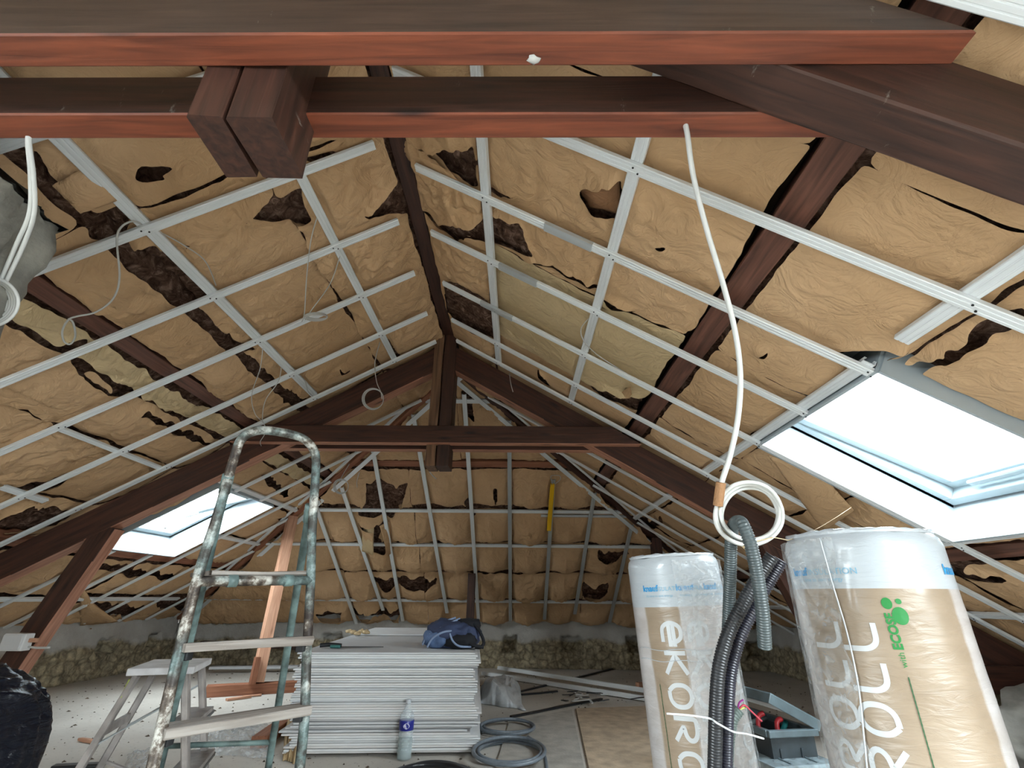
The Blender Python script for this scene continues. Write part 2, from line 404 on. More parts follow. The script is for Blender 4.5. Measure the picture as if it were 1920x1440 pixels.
# floor
def floor_mat():
    m, nt, b = new_mat('dusty grey floor')
    c = coords(nt); n1 = N(nt, 'ShaderNodeTexNoise', Scale=0.9, Detail=6.0); nt.links.new(c, n1.inputs['Vector'])
    n2 = N(nt, 'ShaderNodeTexNoise', Scale=28.0, Detail=8.0, Roughness=0.7); nt.links.new(c, n2.inputs['Vector'])
    r = ramp(nt, [(0.3, (0.44, 0.41, 0.37)), (0.7, (0.66, 0.63, 0.58))], n1.outputs[0])
    r2 = ramp(nt, [(0.3, (0.35, 0.33, 0.31)), (0.42, (1, 1, 1)), (0.7, (1, 1, 1)), (0.8, (1.12, 1.12, 1.12))], n2.outputs[0])
    mx = nt.nodes.new('ShaderNodeMix'); mx.data_type = 'RGBA'; mx.blend_type = 'MULTIPLY'; mx.inputs[0].default_value = 1.0
    nt.links.new(r.outputs[0], mx.inputs[6]); nt.links.new(r2.outputs[0], mx.inputs[7]); nt.links.new(mx.outputs[2], b.inputs['Base Color'])
    b.inputs['Roughness'].default_value = 0.85; bump(nt, b, n2.outputs[0], 0.25, 0.004); return m
M['floor'] = floor_mat()
fl_o = box('floor', ((XL_W+XR_W)/2, (YF_W+YB_W)/2, -0.05), (XR_W-XL_W+0.6, YB_W-YF_W+0.6, 0.1), M['floor'], bev=0); tag(fl_o, kind='structure')

def wall_mat():
    m, nt, b = new_mat('plaster over rubble masonry')
    tc = nt.nodes.new('ShaderNodeTexCoord'); sp = nt.nodes.new('ShaderNodeSeparateXYZ'); nt.links.new(tc.outputs['Object'], sp.inputs[0])
    n1 = N(nt, 'ShaderNodeTexNoise', Scale=3.0, Detail=5.0); nt.links.new(tc.outputs['Object'], n1.inputs['Vector'])
    vo = N(nt, 'ShaderNodeTexVoronoi', Scale=11.0); nt.links.new(tc.outputs['Object'], vo.inputs['Vector'])
    n2 = N(nt, 'ShaderNodeTexNoise', Scale=14.0, Detail=7.0, Roughness=0.7); nt.links.new(tc.outputs['Object'], n2.inputs['Vector'])
    stone = ramp(nt, [(0.3, (0.14, 0.12, 0.09)), (0.5, (0.36, 0.31, 0.22)), (0.7, (0.62, 0.53, 0.36))], n2.outputs[0])
    plas = ramp(nt, [(0.3, (0.46, 0.44, 0.41)), (0.7, (0.60, 0.59, 0.56))], n1.outputs[0])
    ad = nt.nodes.new('ShaderNodeMath'); ad.operation = 'MULTIPLY_ADD'; ad.inputs[1].default_value = 0.22
    nt.links.new(n1.outputs[0], ad.inputs[0]); nt.links.new(sp.outputs[2], ad.inputs[2])
    fr = ramp(nt, [(0.44, (0, 0, 0)), (0.49, (1, 1, 1))], ad.outputs[0])
    mx = nt.nodes.new('ShaderNodeMix'); mx.data_type = 'RGBA'
    ve = N(nt, 'ShaderNodeTexVoronoi', Scale=9.0); ve.feature = 'DISTANCE_TO_EDGE'; nt.links.new(tc.outputs['Object'], ve.inputs['Vector'])
    er = ramp(nt, [(0.0, (0.66, 0.63, 0.58)), (0.16, (1.12, 1.1, 1.05))], ve.outputs['Distance'])
    sm = nt.nodes.new('ShaderNodeMix'); sm.data_type = 'RGBA'; sm.blend_type = 'MULTIPLY'; sm.inputs[0].default_value = 1.0
    nt.links.new(stone.outputs[0], sm.inputs[6]); nt.links.new(er.outputs[0], sm.inputs[7])
    nt.links.new(fr.outputs[0], mx.inputs[0]); nt.links.new(sm.outputs[2], mx.inputs[6]); nt.links.new(plas.outputs[0], mx.inputs[7])
    nt.links.new(mx.outputs[2], b.inputs['Base Color']); b.inputs['Roughness'].default_value = 0.95
    bump(nt, b, n2.outputs[0], 0.8, 0.03); return m
M['wall'] = wall_mat()
def rubble_wall(name, a, b_, nrm, niches=(), h=0.95, res=0.025):
    a, b_, nrm = Vector(a), Vector(b_), Vector(nrm); L = (b_-a).length; d = (b_-a)/L
    nu = int(L/res)+1; nv = int(h/res)+1
    U, Z = np.meshgrid(np.linspace(0, L, nu), np.linspace(0, h, nv))
    rough = np.clip((0.42-Z+0.08*pn(U*1.7, Z*2, 3))/0.1, 0, 1)
    off = rough*(0.05*fbm(U*5, Z*7, 8, 4)+0.025*crumple(U*4, Z*5, 4))+0.006*fbm(U*6, Z*6, 9)
    for (c, z, w_, hh) in niches:
        e = np.maximum(np.abs(U-c)/(w_/2), np.abs(Z-z)/(hh/2))+0.35*fbm(U*14, Z*14, 12, 3)
        off = off-0.22*np.clip((1.05-e)/0.12, 0, 1)
    P = np.stack([a.x+d.x*U+nrm.x*off, a.y+d.y*U+nrm.y*off, Z+0*U], -1)
    o = finish_grid(name, P, np.ones((nv-1, nu-1), bool), M['wall'], None, True, skirt=0.3, skirt_vec=tuple(-nrm), relax=0)
    return tag(o, kind='structure')
nb = []
for (x0, x1, y0, y1) in ((943, 968, 1193, 1223), (1056, 1093, 1195, 1222), (1178, 1198, 1195, 1223), (603, 640, 1188, 1214), (1315, 1345, 1200, 1228), (1405, 1432, 1205, 1235)):
    p, q = on_y(x0, y1, YB_W), on_y(x1, y0, YB_W); nb.append(((p.x+q.x)/2-XL_W, (p.z+q.z)/2, q.x-p.x, q.z-p.z))
rubble_wall('wall_back', (XL_W, YB_W, 0), (XR_W, YB_W, 0), (0, -1, 0), nb)
nl = []
for (x, y) in ((198, 1213), (287, 1202)):
    p = hit(x, y, (1, 0, 0), (XL_W, 0, 0)); nl.append((p.y-YF_W, p.z, 0.24, 0.15))
rubble_wall('wall_left', (XL_W, YF_W, 0), (XL_W, YB_W, 0), (1, 0, 0), nl)
rubble_wall('wall_right', (XR_W, YF_W, 0), (XR_W, YB_W, 0), (-1, 0, 0), [(5.2, 0.3, 0.2, 0.16), (6.8, 0.33, 0.2, 0.16)])
bm = bmesh.new()
def gz(x): return ZR+0.5-abs(x-XR)*(TR if x > XR else TL)
for poly in ([(XL_W-.3, 0), (XR_W+.3, 0), (XR_W+.3, gz(XR_W+.3)), (XR, gz(XR)), (XL_W-.3, gz(XL_W-.3))],):
    bm.faces.new([bm.verts.new((x, YF_W, z)) for x, z in poly])
bmesh.ops.remove_doubles(bm, verts=bm.verts, dist=1e-4)
o = bmobj('wall_front', bm, M['wall']); tag(o, kind='structure'); md = o.modifiers.new('t', 'SOLIDIFY'); md.thickness = 0.2
# ------------------------------------------------------------ skylights
def skylight(name, s, u0, u1, v0, v1, tilt, full=True):
    """white lined shaft through the roof, fixed frame, pivoting sash with its pane"""
    q = SLOPES[s]; n = q['n']; D = 0.30
    root = empty(name, SP(s, (u0+u1)/2, (v0+v1)/2)); tag(root, kind='structure')
    base = q['o']
    def P(u, v, k): return base+q['u']*u+q['v']*v+n*k
    def slab(nm, c4, c4b, mat, th):
        """board between two parallel quads"""
        V = list(c4)+list(c4b); bm = bmesh.new(); vs = [bm.verts.new(v-root.location) for v in V]
        for f in ((0, 1, 2, 3), (7, 6, 5, 4), (0, 4, 5, 1), (1, 5, 6, 2), (2, 6, 7, 3), (3, 7, 4, 0)): bm.faces.new([vs[i] for i in f])
        return bmobj(nm, bm, mat, root)
    t = 0.013
    for (a, b_, da, db) in (((u0, v0), (u1, v0), (0, -t), (0, -t)), ((u0, v1), (u1, v1), (0, t), (0, t)), ((u0, v0), (u0, v1), (-t, 0), (-t, 0)), ((u1, v0), (u1, v1), (t, 0), (t, 0))):
        c = [P(a[0], a[1], 0.0), P(b_[0], b_[1], 0.0), P(b_[0], b_[1], D), P(a[0], a[1], D)]
        d = [P(a[0]+da[0], a[1]+da[1], 0.0), P(b_[0]+db[0], b_[1]+db[1], 0.0), P(b_[0]+db[0], b_[1]+db[1], D), P(a[0]+da[0], a[1]+da[1], D)]
        slab('reveal_board', c, d, M['white'], t)
    def ring(nm, U0, U1, V0, V1, wd, k0, k1, mat, rot=None):
        bm = bmesh.new()
        for (a0, a1, b0, b1) in ((U0, U1, V0, V0+wd), (U0, U1, V1-wd, V1), (U0, U0+wd, V0+wd, V1-wd), (U1-wd, U1, V0+wd, V1-wd)):
            vs = []
            for k in (k0, k1):
                for (uu, vv) in ((a0, b0), (a1, b0), (a1, b1), (a0, b1)):
                    p = P(uu, vv, k)
                    if rot: p = rot @ p
                    vs.append(bm.verts.new(p-root.location))
            for f in ((0, 1, 2, 3), (7, 6, 5, 4), (0, 4, 5, 1), (1, 5, 6, 2), (2, 6, 7, 3), (3, 7, 4, 0)): bm.faces.new([vs[i] for i in f])
        bmesh.ops.bevel(bm, geom=list(bm.edges), offset=0.003, segments=1, affect='EDGES')
        return bmobj(nm, bm, mat, root)
    ring('window_frame', u0+0.005, u1-0.005, v0+0.005, v1-0.005, 0.055, 0.235, 0.33, M['frame_w'])
    mid = P((u0+u1)/2, (v0+v1)/2, 0.30)
    rot = Matrix.Translation(mid) @ Matrix.Rotation(tilt, 4, q['u']) @ Matrix.Translation(-mid)
    sash_o = ring('sash', u0+0.062, u1-0.062, v0+0.062, v1-0.062, 0.06, 0.27, 0.335, M['frame_w'], rot)
    vs = [rot @ P(a, b_, k) for k in (0.30, 0.315) for a, b_ in ((u0+.11, v0+.11), (u1-.11, v0+.11), (u1-.11, v1-.11), (u0+.11, v1-.11))]
    pn_ = slab('pane', vs[:4], vs[4:], M['glass'], 0); pn_.parent = sash_o
    # outer flashing collar that closes the shaft to the roof
    ring('flashing', u0-0.08, u1+0.08, v0-0.08, v1+0.08, 0.08, 0.22, 0.36, M['zinc_d'])
    if full:
        # vent bar along the top rail of the sash and a stay arm
        b = beam('vent_bar', rot @ P(u0+.22, v1-.105 if s == 'R' else v0+.105, 0.245), rot @ P(u1-.22, v1-.105 if s == 'R' else v0+.105, 0.245), 0.03, 0.018, M['frame_w'], None, up=n)
        b.parent = root; b.matrix_parent_inverse = Matrix.Translation(-root.location)
    return root
wr = skylight('window_1', 'R', *HOLES['R'][0], R(-4))
wl = skylight('window_2', 'L', *HOLES['L'][0], R(14))
skylight('fill_window_3', 'R', *EXTRA['R'][0], 0, False)  # this and the next: added openings out of view, for fill light
skylight('fill_window_4', 'L', *EXTRA['L'][0], 0, False)
q = SLOPES['L']
arm = [px_slope('L', 372, 962, 0.26), px_slope('L', 338, 972, 0.24), px_slope('L', 312, 985, 0.20), px_slope('L', 310, 990, 0.16)]
tube('stay_arm', [p-wl.location for p in arm], 0.011, M['zinc_d'], wl)
# frosted daylight portals just inside each opening guide the sky's light
def portal(c, ux, uy, sx, sy, down):
    ld = bpy.data.lights.new('portal', 'AREA'); ld.shape = 'RECTANGLE'; ld.size = sx; ld.size_y = sy; ld.cycles.is_portal = True
    o = bpy.data.objects.new('portal', ld); COL.objects.link(o)
    z = -down; x = Vector(ux); y = z.cross(x)
    o.matrix_world = Matrix.Translation(c) @ Matrix(((x.x, y.x, z.x), (x.y, y.y, z.y), (x.z, y.z, z.z))).to_4x4()
for s in 'RL':
    for (u0, u1, v0, v1) in HOLES[s]+EXTRA[s]:
        q = SLOPES[s]; portal(SP(s, (u0+u1)/2, (v0+v1)/2)+q['n']*0.42, q['u'], q['v'], u1-u0, v1-v0, -q['n'])

# ============================================================ insulation
TEARS_PX = {
'R': [[(780, 262), (890, 262), (897, 350), (873, 333), (827, 283)], [(912, 353), (968, 367), (940, 369), (917, 362)],
      [(1083, 345), (1112, 330), (1160, 322), (1170, 363), (1160, 403), (1107, 383)],
      [(817, 405), (850, 398), (903, 403), (917, 393), (973, 410), (1000, 473), (965, 465), (938, 452), (913, 450), (877, 430), (857, 447), (830, 420)],
      [(967, 480), (1000, 483), (1033, 487), (1073, 503), (1125, 526), (1123, 533), (1073, 512), (1033, 493), (995, 489)],
      [(1133, 553), (1153, 558), (1193, 577), (1160, 572), (1137, 563)],
      [(833, 520), (860, 525), (913, 557), (930, 590), (927, 627), (880, 613), (840, 583)],
      [(1007, 680), (1033, 717), (1010, 703)],
      [(1103, 717), (1133, 715), (1157, 727), (1183, 737), (1210, 747), (1203, 773), (1173, 757), (1123, 737)],
      [(1557, 648), (1680, 647), (1707, 653), (1693, 667), (1670, 657), (1640, 672), (1617, 682), (1573, 656)],
      [(1700, 690), (1853, 598), (1920, 566), (1920, 600), (1860, 618), (1727, 695)],
      [(1477, 755), (1513, 745), (1530, 747), (1500, 765)], [(1415, 655), (1437, 650), (1428, 665)],
      [(1224, 446), (1250, 448), (1238, 456)], [(1232, 870), (1250, 860), (1247, 880)], [(1160, 960), (1230, 975), (1228, 985), (1180, 978)],
      [(1730, 1050), (1775, 1055), (1880, 1075), (1885, 1082), (1800, 1076)], [(1225, 970), (1240, 965), (1243, 980), (1232, 984)],
      [(1420, 1080), (1460, 1090), (1500, 1110), (1450, 1105)]],
'L': [[(58, 274), (82, 270), (99, 332), (79, 316)],
      [(98, 365), (131, 393), (171, 393), (199, 381), (244, 371), (266, 379), (251, 399), (240, 430), (214, 453), (189, 451), (153, 423)],
      [(225, 462), (290, 446), (345, 480), (395, 548), (372, 578), (328, 573), (283, 523)],
      [(353, 587), (373, 580), (390, 600), (407, 627), (467, 637), (485, 643), (433, 655), (397, 623)],
      [(457, 660), (473, 657), (520, 720), (547, 713), (580, 747), (563, 760), (533, 750), (520, 723), (467, 687)],
      [(17, 603), (50, 620), (103, 643), (167, 633), (153, 655), (107, 664), (67, 637)],
      [(133, 677), (150, 673), (167, 700), (200, 713), (247, 737), (207, 735), (160, 703)],
      [(265, 770), (283, 762), (410, 832), (400, 835), (340, 806)],
      [(0, 913), (90, 895), (113, 885), (163, 867), (100, 903), (30, 922)],
      [(27, 947), (67, 937), (140, 953), (110, 975), (0, 1000), (0, 960)],
      [(270, 285), (345, 290), (300, 303), (317, 312), (313, 320), (267, 320)],
      [(447, 417), (480, 397), (513, 360), (563, 340), (587, 397), (550, 403), (520, 410), (483, 398)],
      [(350, 440), (370, 442), (353, 453)], [(683, 393), (723, 360), (750, 333), (770, 397), (733, 393)],
      [(637, 680), (660, 688), (645, 697)], [(720, 623), (728, 630), (752, 667), (740, 667)], [(566, 290), (600, 275), (650, 278), (600, 302)],
      [(110, 1120), (190, 1123), (235, 1127), (290, 1128), (240, 1149), (218, 1140), (200, 1149), (170, 1130)],
      [(285, 1118), (340, 1115), (380, 1118), (350, 1135), (300, 1134)], [(150, 1048), (240, 1056), (330, 1070), (320, 1078), (160, 1060)],
      [(520, 965), (545, 958), (540, 978)], [(490, 885), (505, 880), (545, 920), (535, 925)]],
'H': [[(687, 893), (766, 893), (754, 927), (739, 962), (672, 962), (672, 944), (689, 917)],
      [(668, 975), (702, 981), (702, 1025), (725, 1029), (712, 988), (727, 973), (710, 970)],
      [(700, 1077), (820, 1077), (818, 1085), (800, 1091), (760, 1087), (737, 1094), (718, 1090), (702, 1087)],
      [(593, 1133), (643, 1131), (641, 1144), (614, 1148)], [(658, 1135), (756, 1135), (752, 1146), (731, 1152), (718, 1146), (706, 1138), (685, 1148), (664, 1148)],
      [(924, 902), (934, 902), (930, 933)], [(1092, 1087), (1140, 1085), (1138, 1094), (1109, 1108), (1099, 1115), (1090, 1098)],
      [(865, 728), (882, 726), (890, 778), (872, 776)], [(870, 925), (880, 930), (892, 960), (885, 965), (876, 950)],
      [(748, 1150), (757, 1150), (757, 1170), (748, 1172)], [(1120, 1022), (1180, 1030), (1170, 1036), (1120, 1034)]]}
TEARS = {s: [[px_uv(s, x, y, 0.08) for x, y in poly] for poly in L] for s, L in TEARS_PX.items()}
def lim_mask(s, U, V, dn=0.09):
    k = np.ones(U.shape, bool)
    for (a, b_, c, d) in HOLES[s]+(EXTRA.get(s, [])): k &= ~((U > a-0.03) & (U < b_+0.03) & (V > c-0.03) & (V < d+dn))
    if s == 'H': vt = np.where(U > 0, U*TR/TH, -U*TL/TH)/math.cos(AH); k &= V > vt+0.02
    else:
        ca = math.cos(AR if s == 'R' else AL); vt = np.where(U > HY0, (U-HY0)*TH/(TR if s == 'R' else TL)/ca, -1); k &= V > vt+0.02
    return k
HF = [((590, 945), (668, 1170)), ((640, 915), (718, 1145)), ((700, 850), (755, 1165)), ((787, 850), (838, 1150)), ((870, 740), (897, 1162)), ((955, 820), (957, 1165)), ((1038, 900), (1021, 1162)), ((1115, 925), (1078, 1152)), ((1185, 985), (1143, 1168))]
HFUV = [(px_uv('H', *p, 0.0), px_uv('H', *q_, 0.0)) for p, q_ in HF]
def chan_dist(s, U, V, cells):
    if s != 'H':
        c0, pt = cells if cells is not None else (0, 0.5); return np.abs(((U-c0+pt/2) % pt)-pt/2)
    return np.min([np.abs(U-(a[0]+(b_[0]-a[0])*(V-a[1])/(b_[1]-a[1]))) for a, b_ in HFUV], 0)
def batt(s, u0, u1, v0, v1, label, group, mat='paper', res=0.014, bulge=0.03, amp=0.009, wav=(3.2, 3.2), seed=0, cells=None):
    q = SLOPES[s]
    O, UV, VV = np.array(q['o']), np.array(q['u']), np.array(q['v'])
    # wool slab
    nu = max(4, int((u1-u0)/0.03)); nv = max(4, int((v1-v0)/0.03))
    U, V = np.meshgrid(np.linspace(u0-0.005, u1+0.005, nu+1), np.linspace(v0-0.012, v1+0.012, nv+1))
    h = 0.135+0.035*fbm(U*7, V*7, seed+40, 3)
    P = O+U[..., None]*UV+V[..., None]*VV; P[..., 2] += h
    Uc = (U[:-1, :-1]+U[1:, 1:])/2; Vc = (V[:-1, :-1]+V[1:, 1:])/2
    wo = finish_grid('insulation_batt', P, lim_mask(s, Uc, Vc, 0.17), M['wool'], None, True, skirt=0.13, relax=0)
    if wo is None: return None
    tag(wo, label, 'insulation', group)
    # paper facing
    nu = max(6, int((u1-u0)/res)); nv = max(6, int((v1-v0)/res))
    T, W = np.meshgrid(np.linspace(0, 1, nu+1), np.linspace(0, 1, nv+1))
    U = u0+(u1-u0)*T
    e0 = 0.022*fbm(U*3.1, 0*U+seed, seed, 4)+0.006*fbm(U*22, 0*U+seed, seed+1, 2); e1 = 0.022*fbm(U*3.3, 0*U+seed+9, seed+2, 4)+0.006*fbm(U*20, 0*U+seed, seed+4, 2)
    V = v0+e0+(v1+e1-v0-e0)*W
    U = U+(0.5-np.abs(T-0.5) < 0.5)*0.010*fbm(V*6+seed, 0*V, seed+7, 3)*np.exp(-np.minimum(T, 1-T)*30)
    Uc = (U[:-1, :-1]+U[1:, 1:])/2; Vc = (V[:-1, :-1]+V[1:, 1:])/2
    keep = lim_mask(s, Uc, Vc)
    ju = Uc+0.010*fbm(Uc*16, Vc*16, 71, 3); jv = Vc+0.010*fbm(Uc*16+9, Vc*16, 72, 3)
    torn = np.zeros(keep.shape, bool)
    for poly in TEARS[s]:
        a = np.array(poly)
        if a[:, 0].max() < u0-.05 or a[:, 0].min() > u1+.05 or a[:, 1].max() < v0-.05 or a[:, 1].min() > v1+.05: continue
        torn |= in_poly(ju, jv, poly)
    keep &= ~torn
    # height: pillows between the channels and between the rows, folds, lifted torn edges
    pil = np.clip(np.sin(np.pi*W**1.25), 0, 1)**0.8; dc = chan_dist(s, U, V, cells)
    if cells is not None:
        pil = pil*(0.3+0.7*np.clip(dc/0.25, 0, 1)**0.6)
    cr = crumple(U*wav[0]+seed*1.7, V*wav[1]+seed*0.9, seed)
    big = fbm(U*1.1+seed, V*1.1, seed+11, 2)
    ampm = amp*(0.45+1.1*np.clip(0.5+1.6*fbm(U*0.9+3, V*0.9+seed, seed+20, 2), 0, 1.3))
    h = 0.098-bulge*pil-ampm*cr+0.010*big
    tf = np.zeros(U.shape); tf[:-1, :-1] = torn; b_ = tf
    for _i in range(5): b_ = (b_+np.roll(b_, 1, 0)+np.roll(b_, -1, 0)+np.roll(b_, 1, 1)+np.roll(b_, -1, 1))/5
    h = h-b_*0.085*(0.5+1.3*pn(U*8, V*8, 5))
    rv = {'R': [0.529, 1.233, 2.405, 3.575, 4.35], 'L': [0.5, 1.216, 2.40, 3.12, 4.47], 'H': [0.38, 0.77, 2.0, 2.62, 3.78]}[s]
    dr = np.min([np.abs(V-x) for x in rv], 0)
    fl_ = 0.052-(0.14 if s == 'H' else 0.10)*np.clip((dc-0.035)/0.10, 0, 1)*np.clip((dr-0.03)/0.08, 0, 1)
    h = np.maximum(h, fl_)
    P = O+U[..., None]*UV+V[..., None]*VV; P[..., 2] += h
    f = finish_grid('kraft_facing', P, keep, M[mat], wo, True)
    return wo
rowsR = [(0.06, 0.50, 'row under the ridge', dict(amp=0.02, wav=(4.5, 4.5))), (0.515, 1.765, 'wide row above upper purlin', dict(amp=0.009)), (1.93, 2.52, 'first row below upper purlin', {}),
         (2.535, 3.13, 'second row below upper purlin', {}), (3.14, 3.70, 'row above lower purlin', {}), (3.87, 4.45, 'row below lower purlin', {}), (4.46, 4.94, 'lowest row at the wall', {})]
rowsL = [(0.06, 0.66, 'row under the ridge', dict(amp=0.016, wav=(4, 4))), (0.675, 1.37, 'second row from ridge', dict(amp=0.014)), (1.455, 1.755, 'narrow row above upper purlin', {}), (1.885, 2.035, 'thin strip below upper purlin', dict(amp=0.012, wav=(6, 6), mat='paper_old')),
         (2.07, 2.50, 'second row below upper purlin', {}), (2.515, 3.13, 'third row below upper purlin', {}), (3.145, 3.63, 'row above lower purlin', {}), (3.83, 4.45, 'row below lower purlin', {}), (4.53, 5.05, 'lowest row at the wall', {})]
baysR = [(-0.9, 1.05, 'nearest end'), (1.055, 2.215, 'left of near skylight'), (2.22, 3.27, 'mid near bay'), (3.275, 4.55, 'at far truss'), (4.555, 6.0, 'behind far truss'), (6.005, 7.9, 'far corner')]
baysL = [(-0.9, 1.6, 'nearest end'), (1.605, 2.75, 'mid near bay'), (2.755, 3.85, 'before far truss'), (3.855, 5.3, 'behind far truss'), (5.305, 7.9, 'far corner')]
sd = 0
for s, rows, bays, side in (('R', rowsR, baysR, 'right'), ('L', rowsL, baysL, 'left')):
    for ri, (v0, v1, rl, kw) in enumerate(rows):
        for bi, (u0, u1, bl) in enumerate(bays):
            sd += 1; kw2 = dict(amp=0.011, mat='paper'); kw2.update(kw); kw2['amp'] *= 1.7 if s == 'R' else 2.4; kw2.setdefault('wav', (3.2, 3.2) if s == 'R' else (4.2, 4.2))
            if s == 'R' and ri == 1 and bi == 2: kw2['mat'] = 'paper_old'
            if s == 'R' and ri == 2 and bi in (1, 2): kw2['amp'] = 0.016
            far = u0 > 3.7
            batt(s, u0, u1, v0, v1, 'paper-faced batt, %s slope, %s, %s' % (side, rl, bl), 'insulation batts of the %s slope' % side,
                 res=0.022 if (far or u0 < 0) else 0.0135, bulge=0.055 if v1-v0 > 0.25 else 0.015, seed=sd, cells=(0.318, 0.5) if s == 'R' else (0.183, 0.505), **kw2)
rowsH = [(0.06, 1.25, 'top triangle', (-1.6, 0.25), (0.25, 2.2)), (1.39, 1.96, 'second', 0, 0), (2.04, 2.60, 'third', 0, 0), (2.64, 3.18, 'fourth', 0, 0), (3.24, 3.79, 'fifth', 0, 0), (3.85, 4.32, 'lowest', 0, 0)]
for ri, (v0, v1, rl, a, c) in enumerate(rowsH):
    segs = [(-1.9, -0.02, 'left half'), (-0.015, 1.8, 'right half')] if ri == 0 else [(-4.5, -1.75, 'left part'), (-1.745, -0.65, 'left of king post'), (-0.645, 0.57, 'middle part'), (0.575, 1.55, 'right part'), (1.555, 4.3, 'far right end')]
    for (u0, u1, bl) in segs:
        sd += 1
        batt('H', u0, u1, v0, v1, 'paper-faced batt on the far end slope, %s row down, %s' % (rl, bl), 'insulation batts of the far end slope',
             res=0.016, bulge=0.15, amp=0.026 if ri else 0.018, wav=(5, 5), seed=sd, cells=(0.035, 0.5))
# torn backing sheets seen through the holes and loose flaps
def flap(s, pts, label, mat='paper', parent=None, name='torn_paper', curl=0.02, grp=None):
    """pts: four (x,y,h) corners on a slope"""
    C = [px_slope(s, x, y, h) for x, y, h in pts]; n = 12; V = []; Fc = []; q = SLOPES[s]
    sdl = rng.randint(0, 200)
    for i in range(n+1):
        for j in range(n+1):
            a, b_ = i/n, j/n; p = C[0]*(1-a)*(1-b_)+C[1]*(1-a)*b_+C[2]*a*b_+C[3]*a*(1-b_)
            k = curl*math.sin(math.pi*a)*math.sin(math.pi*b_)+0.012*float(crumple(np.array([a*2.5+sdl]), np.array([b_*2.5]), 3)[0])
            V.append(p-q['n']*k)
    for i in range(n):
        for j in range(n): Fc.append((i*(n+1)+j, i*(n+1)+j+1, (i+1)*(n+1)+j+1, (i+1)*(n+1)+j))
    o = pydata(name, V, Fc, M[mat], None, True); md = o.modifiers.new('t', 'SOLIDIFY'); md.thickness = 0.0008
    return tag(o, label, 'paper', grp)
flap('R', [(1080, 343, .10), (1163, 322, .10), (1166, 400, .09), (1105, 385, .10)], 'darker brown paper patch showing through the hole left of the third rail', 'paper_dark')
flap('R', [(1183, 722, .03), (1150, 745, .09), (1180, 745, .05), (1186, 742, .08)], 'small pointed torn paper tongue beside the purlin on the right slope')
flap('R', [(747, 262, .10), (800, 262, .08), (873, 352, .03), (770, 300, .08)], 'long curled paper flap hanging beside the ridge under the beam')
flap('L', [(150, 1085, .06), (172, 1128, .06), (222, 1165, -.12), (150, 1172, .03)], 'loose triangular paper flap hanging below the left skylight')
flap('L', [(157, 1180, .02), (172, 1176, .0), (160, 1225, -.02), (149, 1224, -.02)], 'narrow brown strip hanging over the left wall top', 'paper_dark')
flap('H', [(685, 978, .05), (702, 981, .0), (700, 1040, -.06), (672, 1030, .04)], 'left of two paper flaps folded down at the far slope slit', 'paper_old')
flap('H', [(712, 985, .0), (732, 975, .06), (735, 1035, .04), (728, 1042, -.06)], 'pointed right one of two paper flaps at the far slope slit', 'paper')
flap('R', [(1440, 850, .04), (1540, 885, .04), (1602, 955, .0), (1545, 995, -.03)], 'big loose paper sheet sagging behind the cable coil on the right slope')
flap('L', [(97, 345, .05), (160, 310, .05), (230, 370, .04), (150, 398, -.01)], 'torn paper corner lifting beside the rail at upper left')

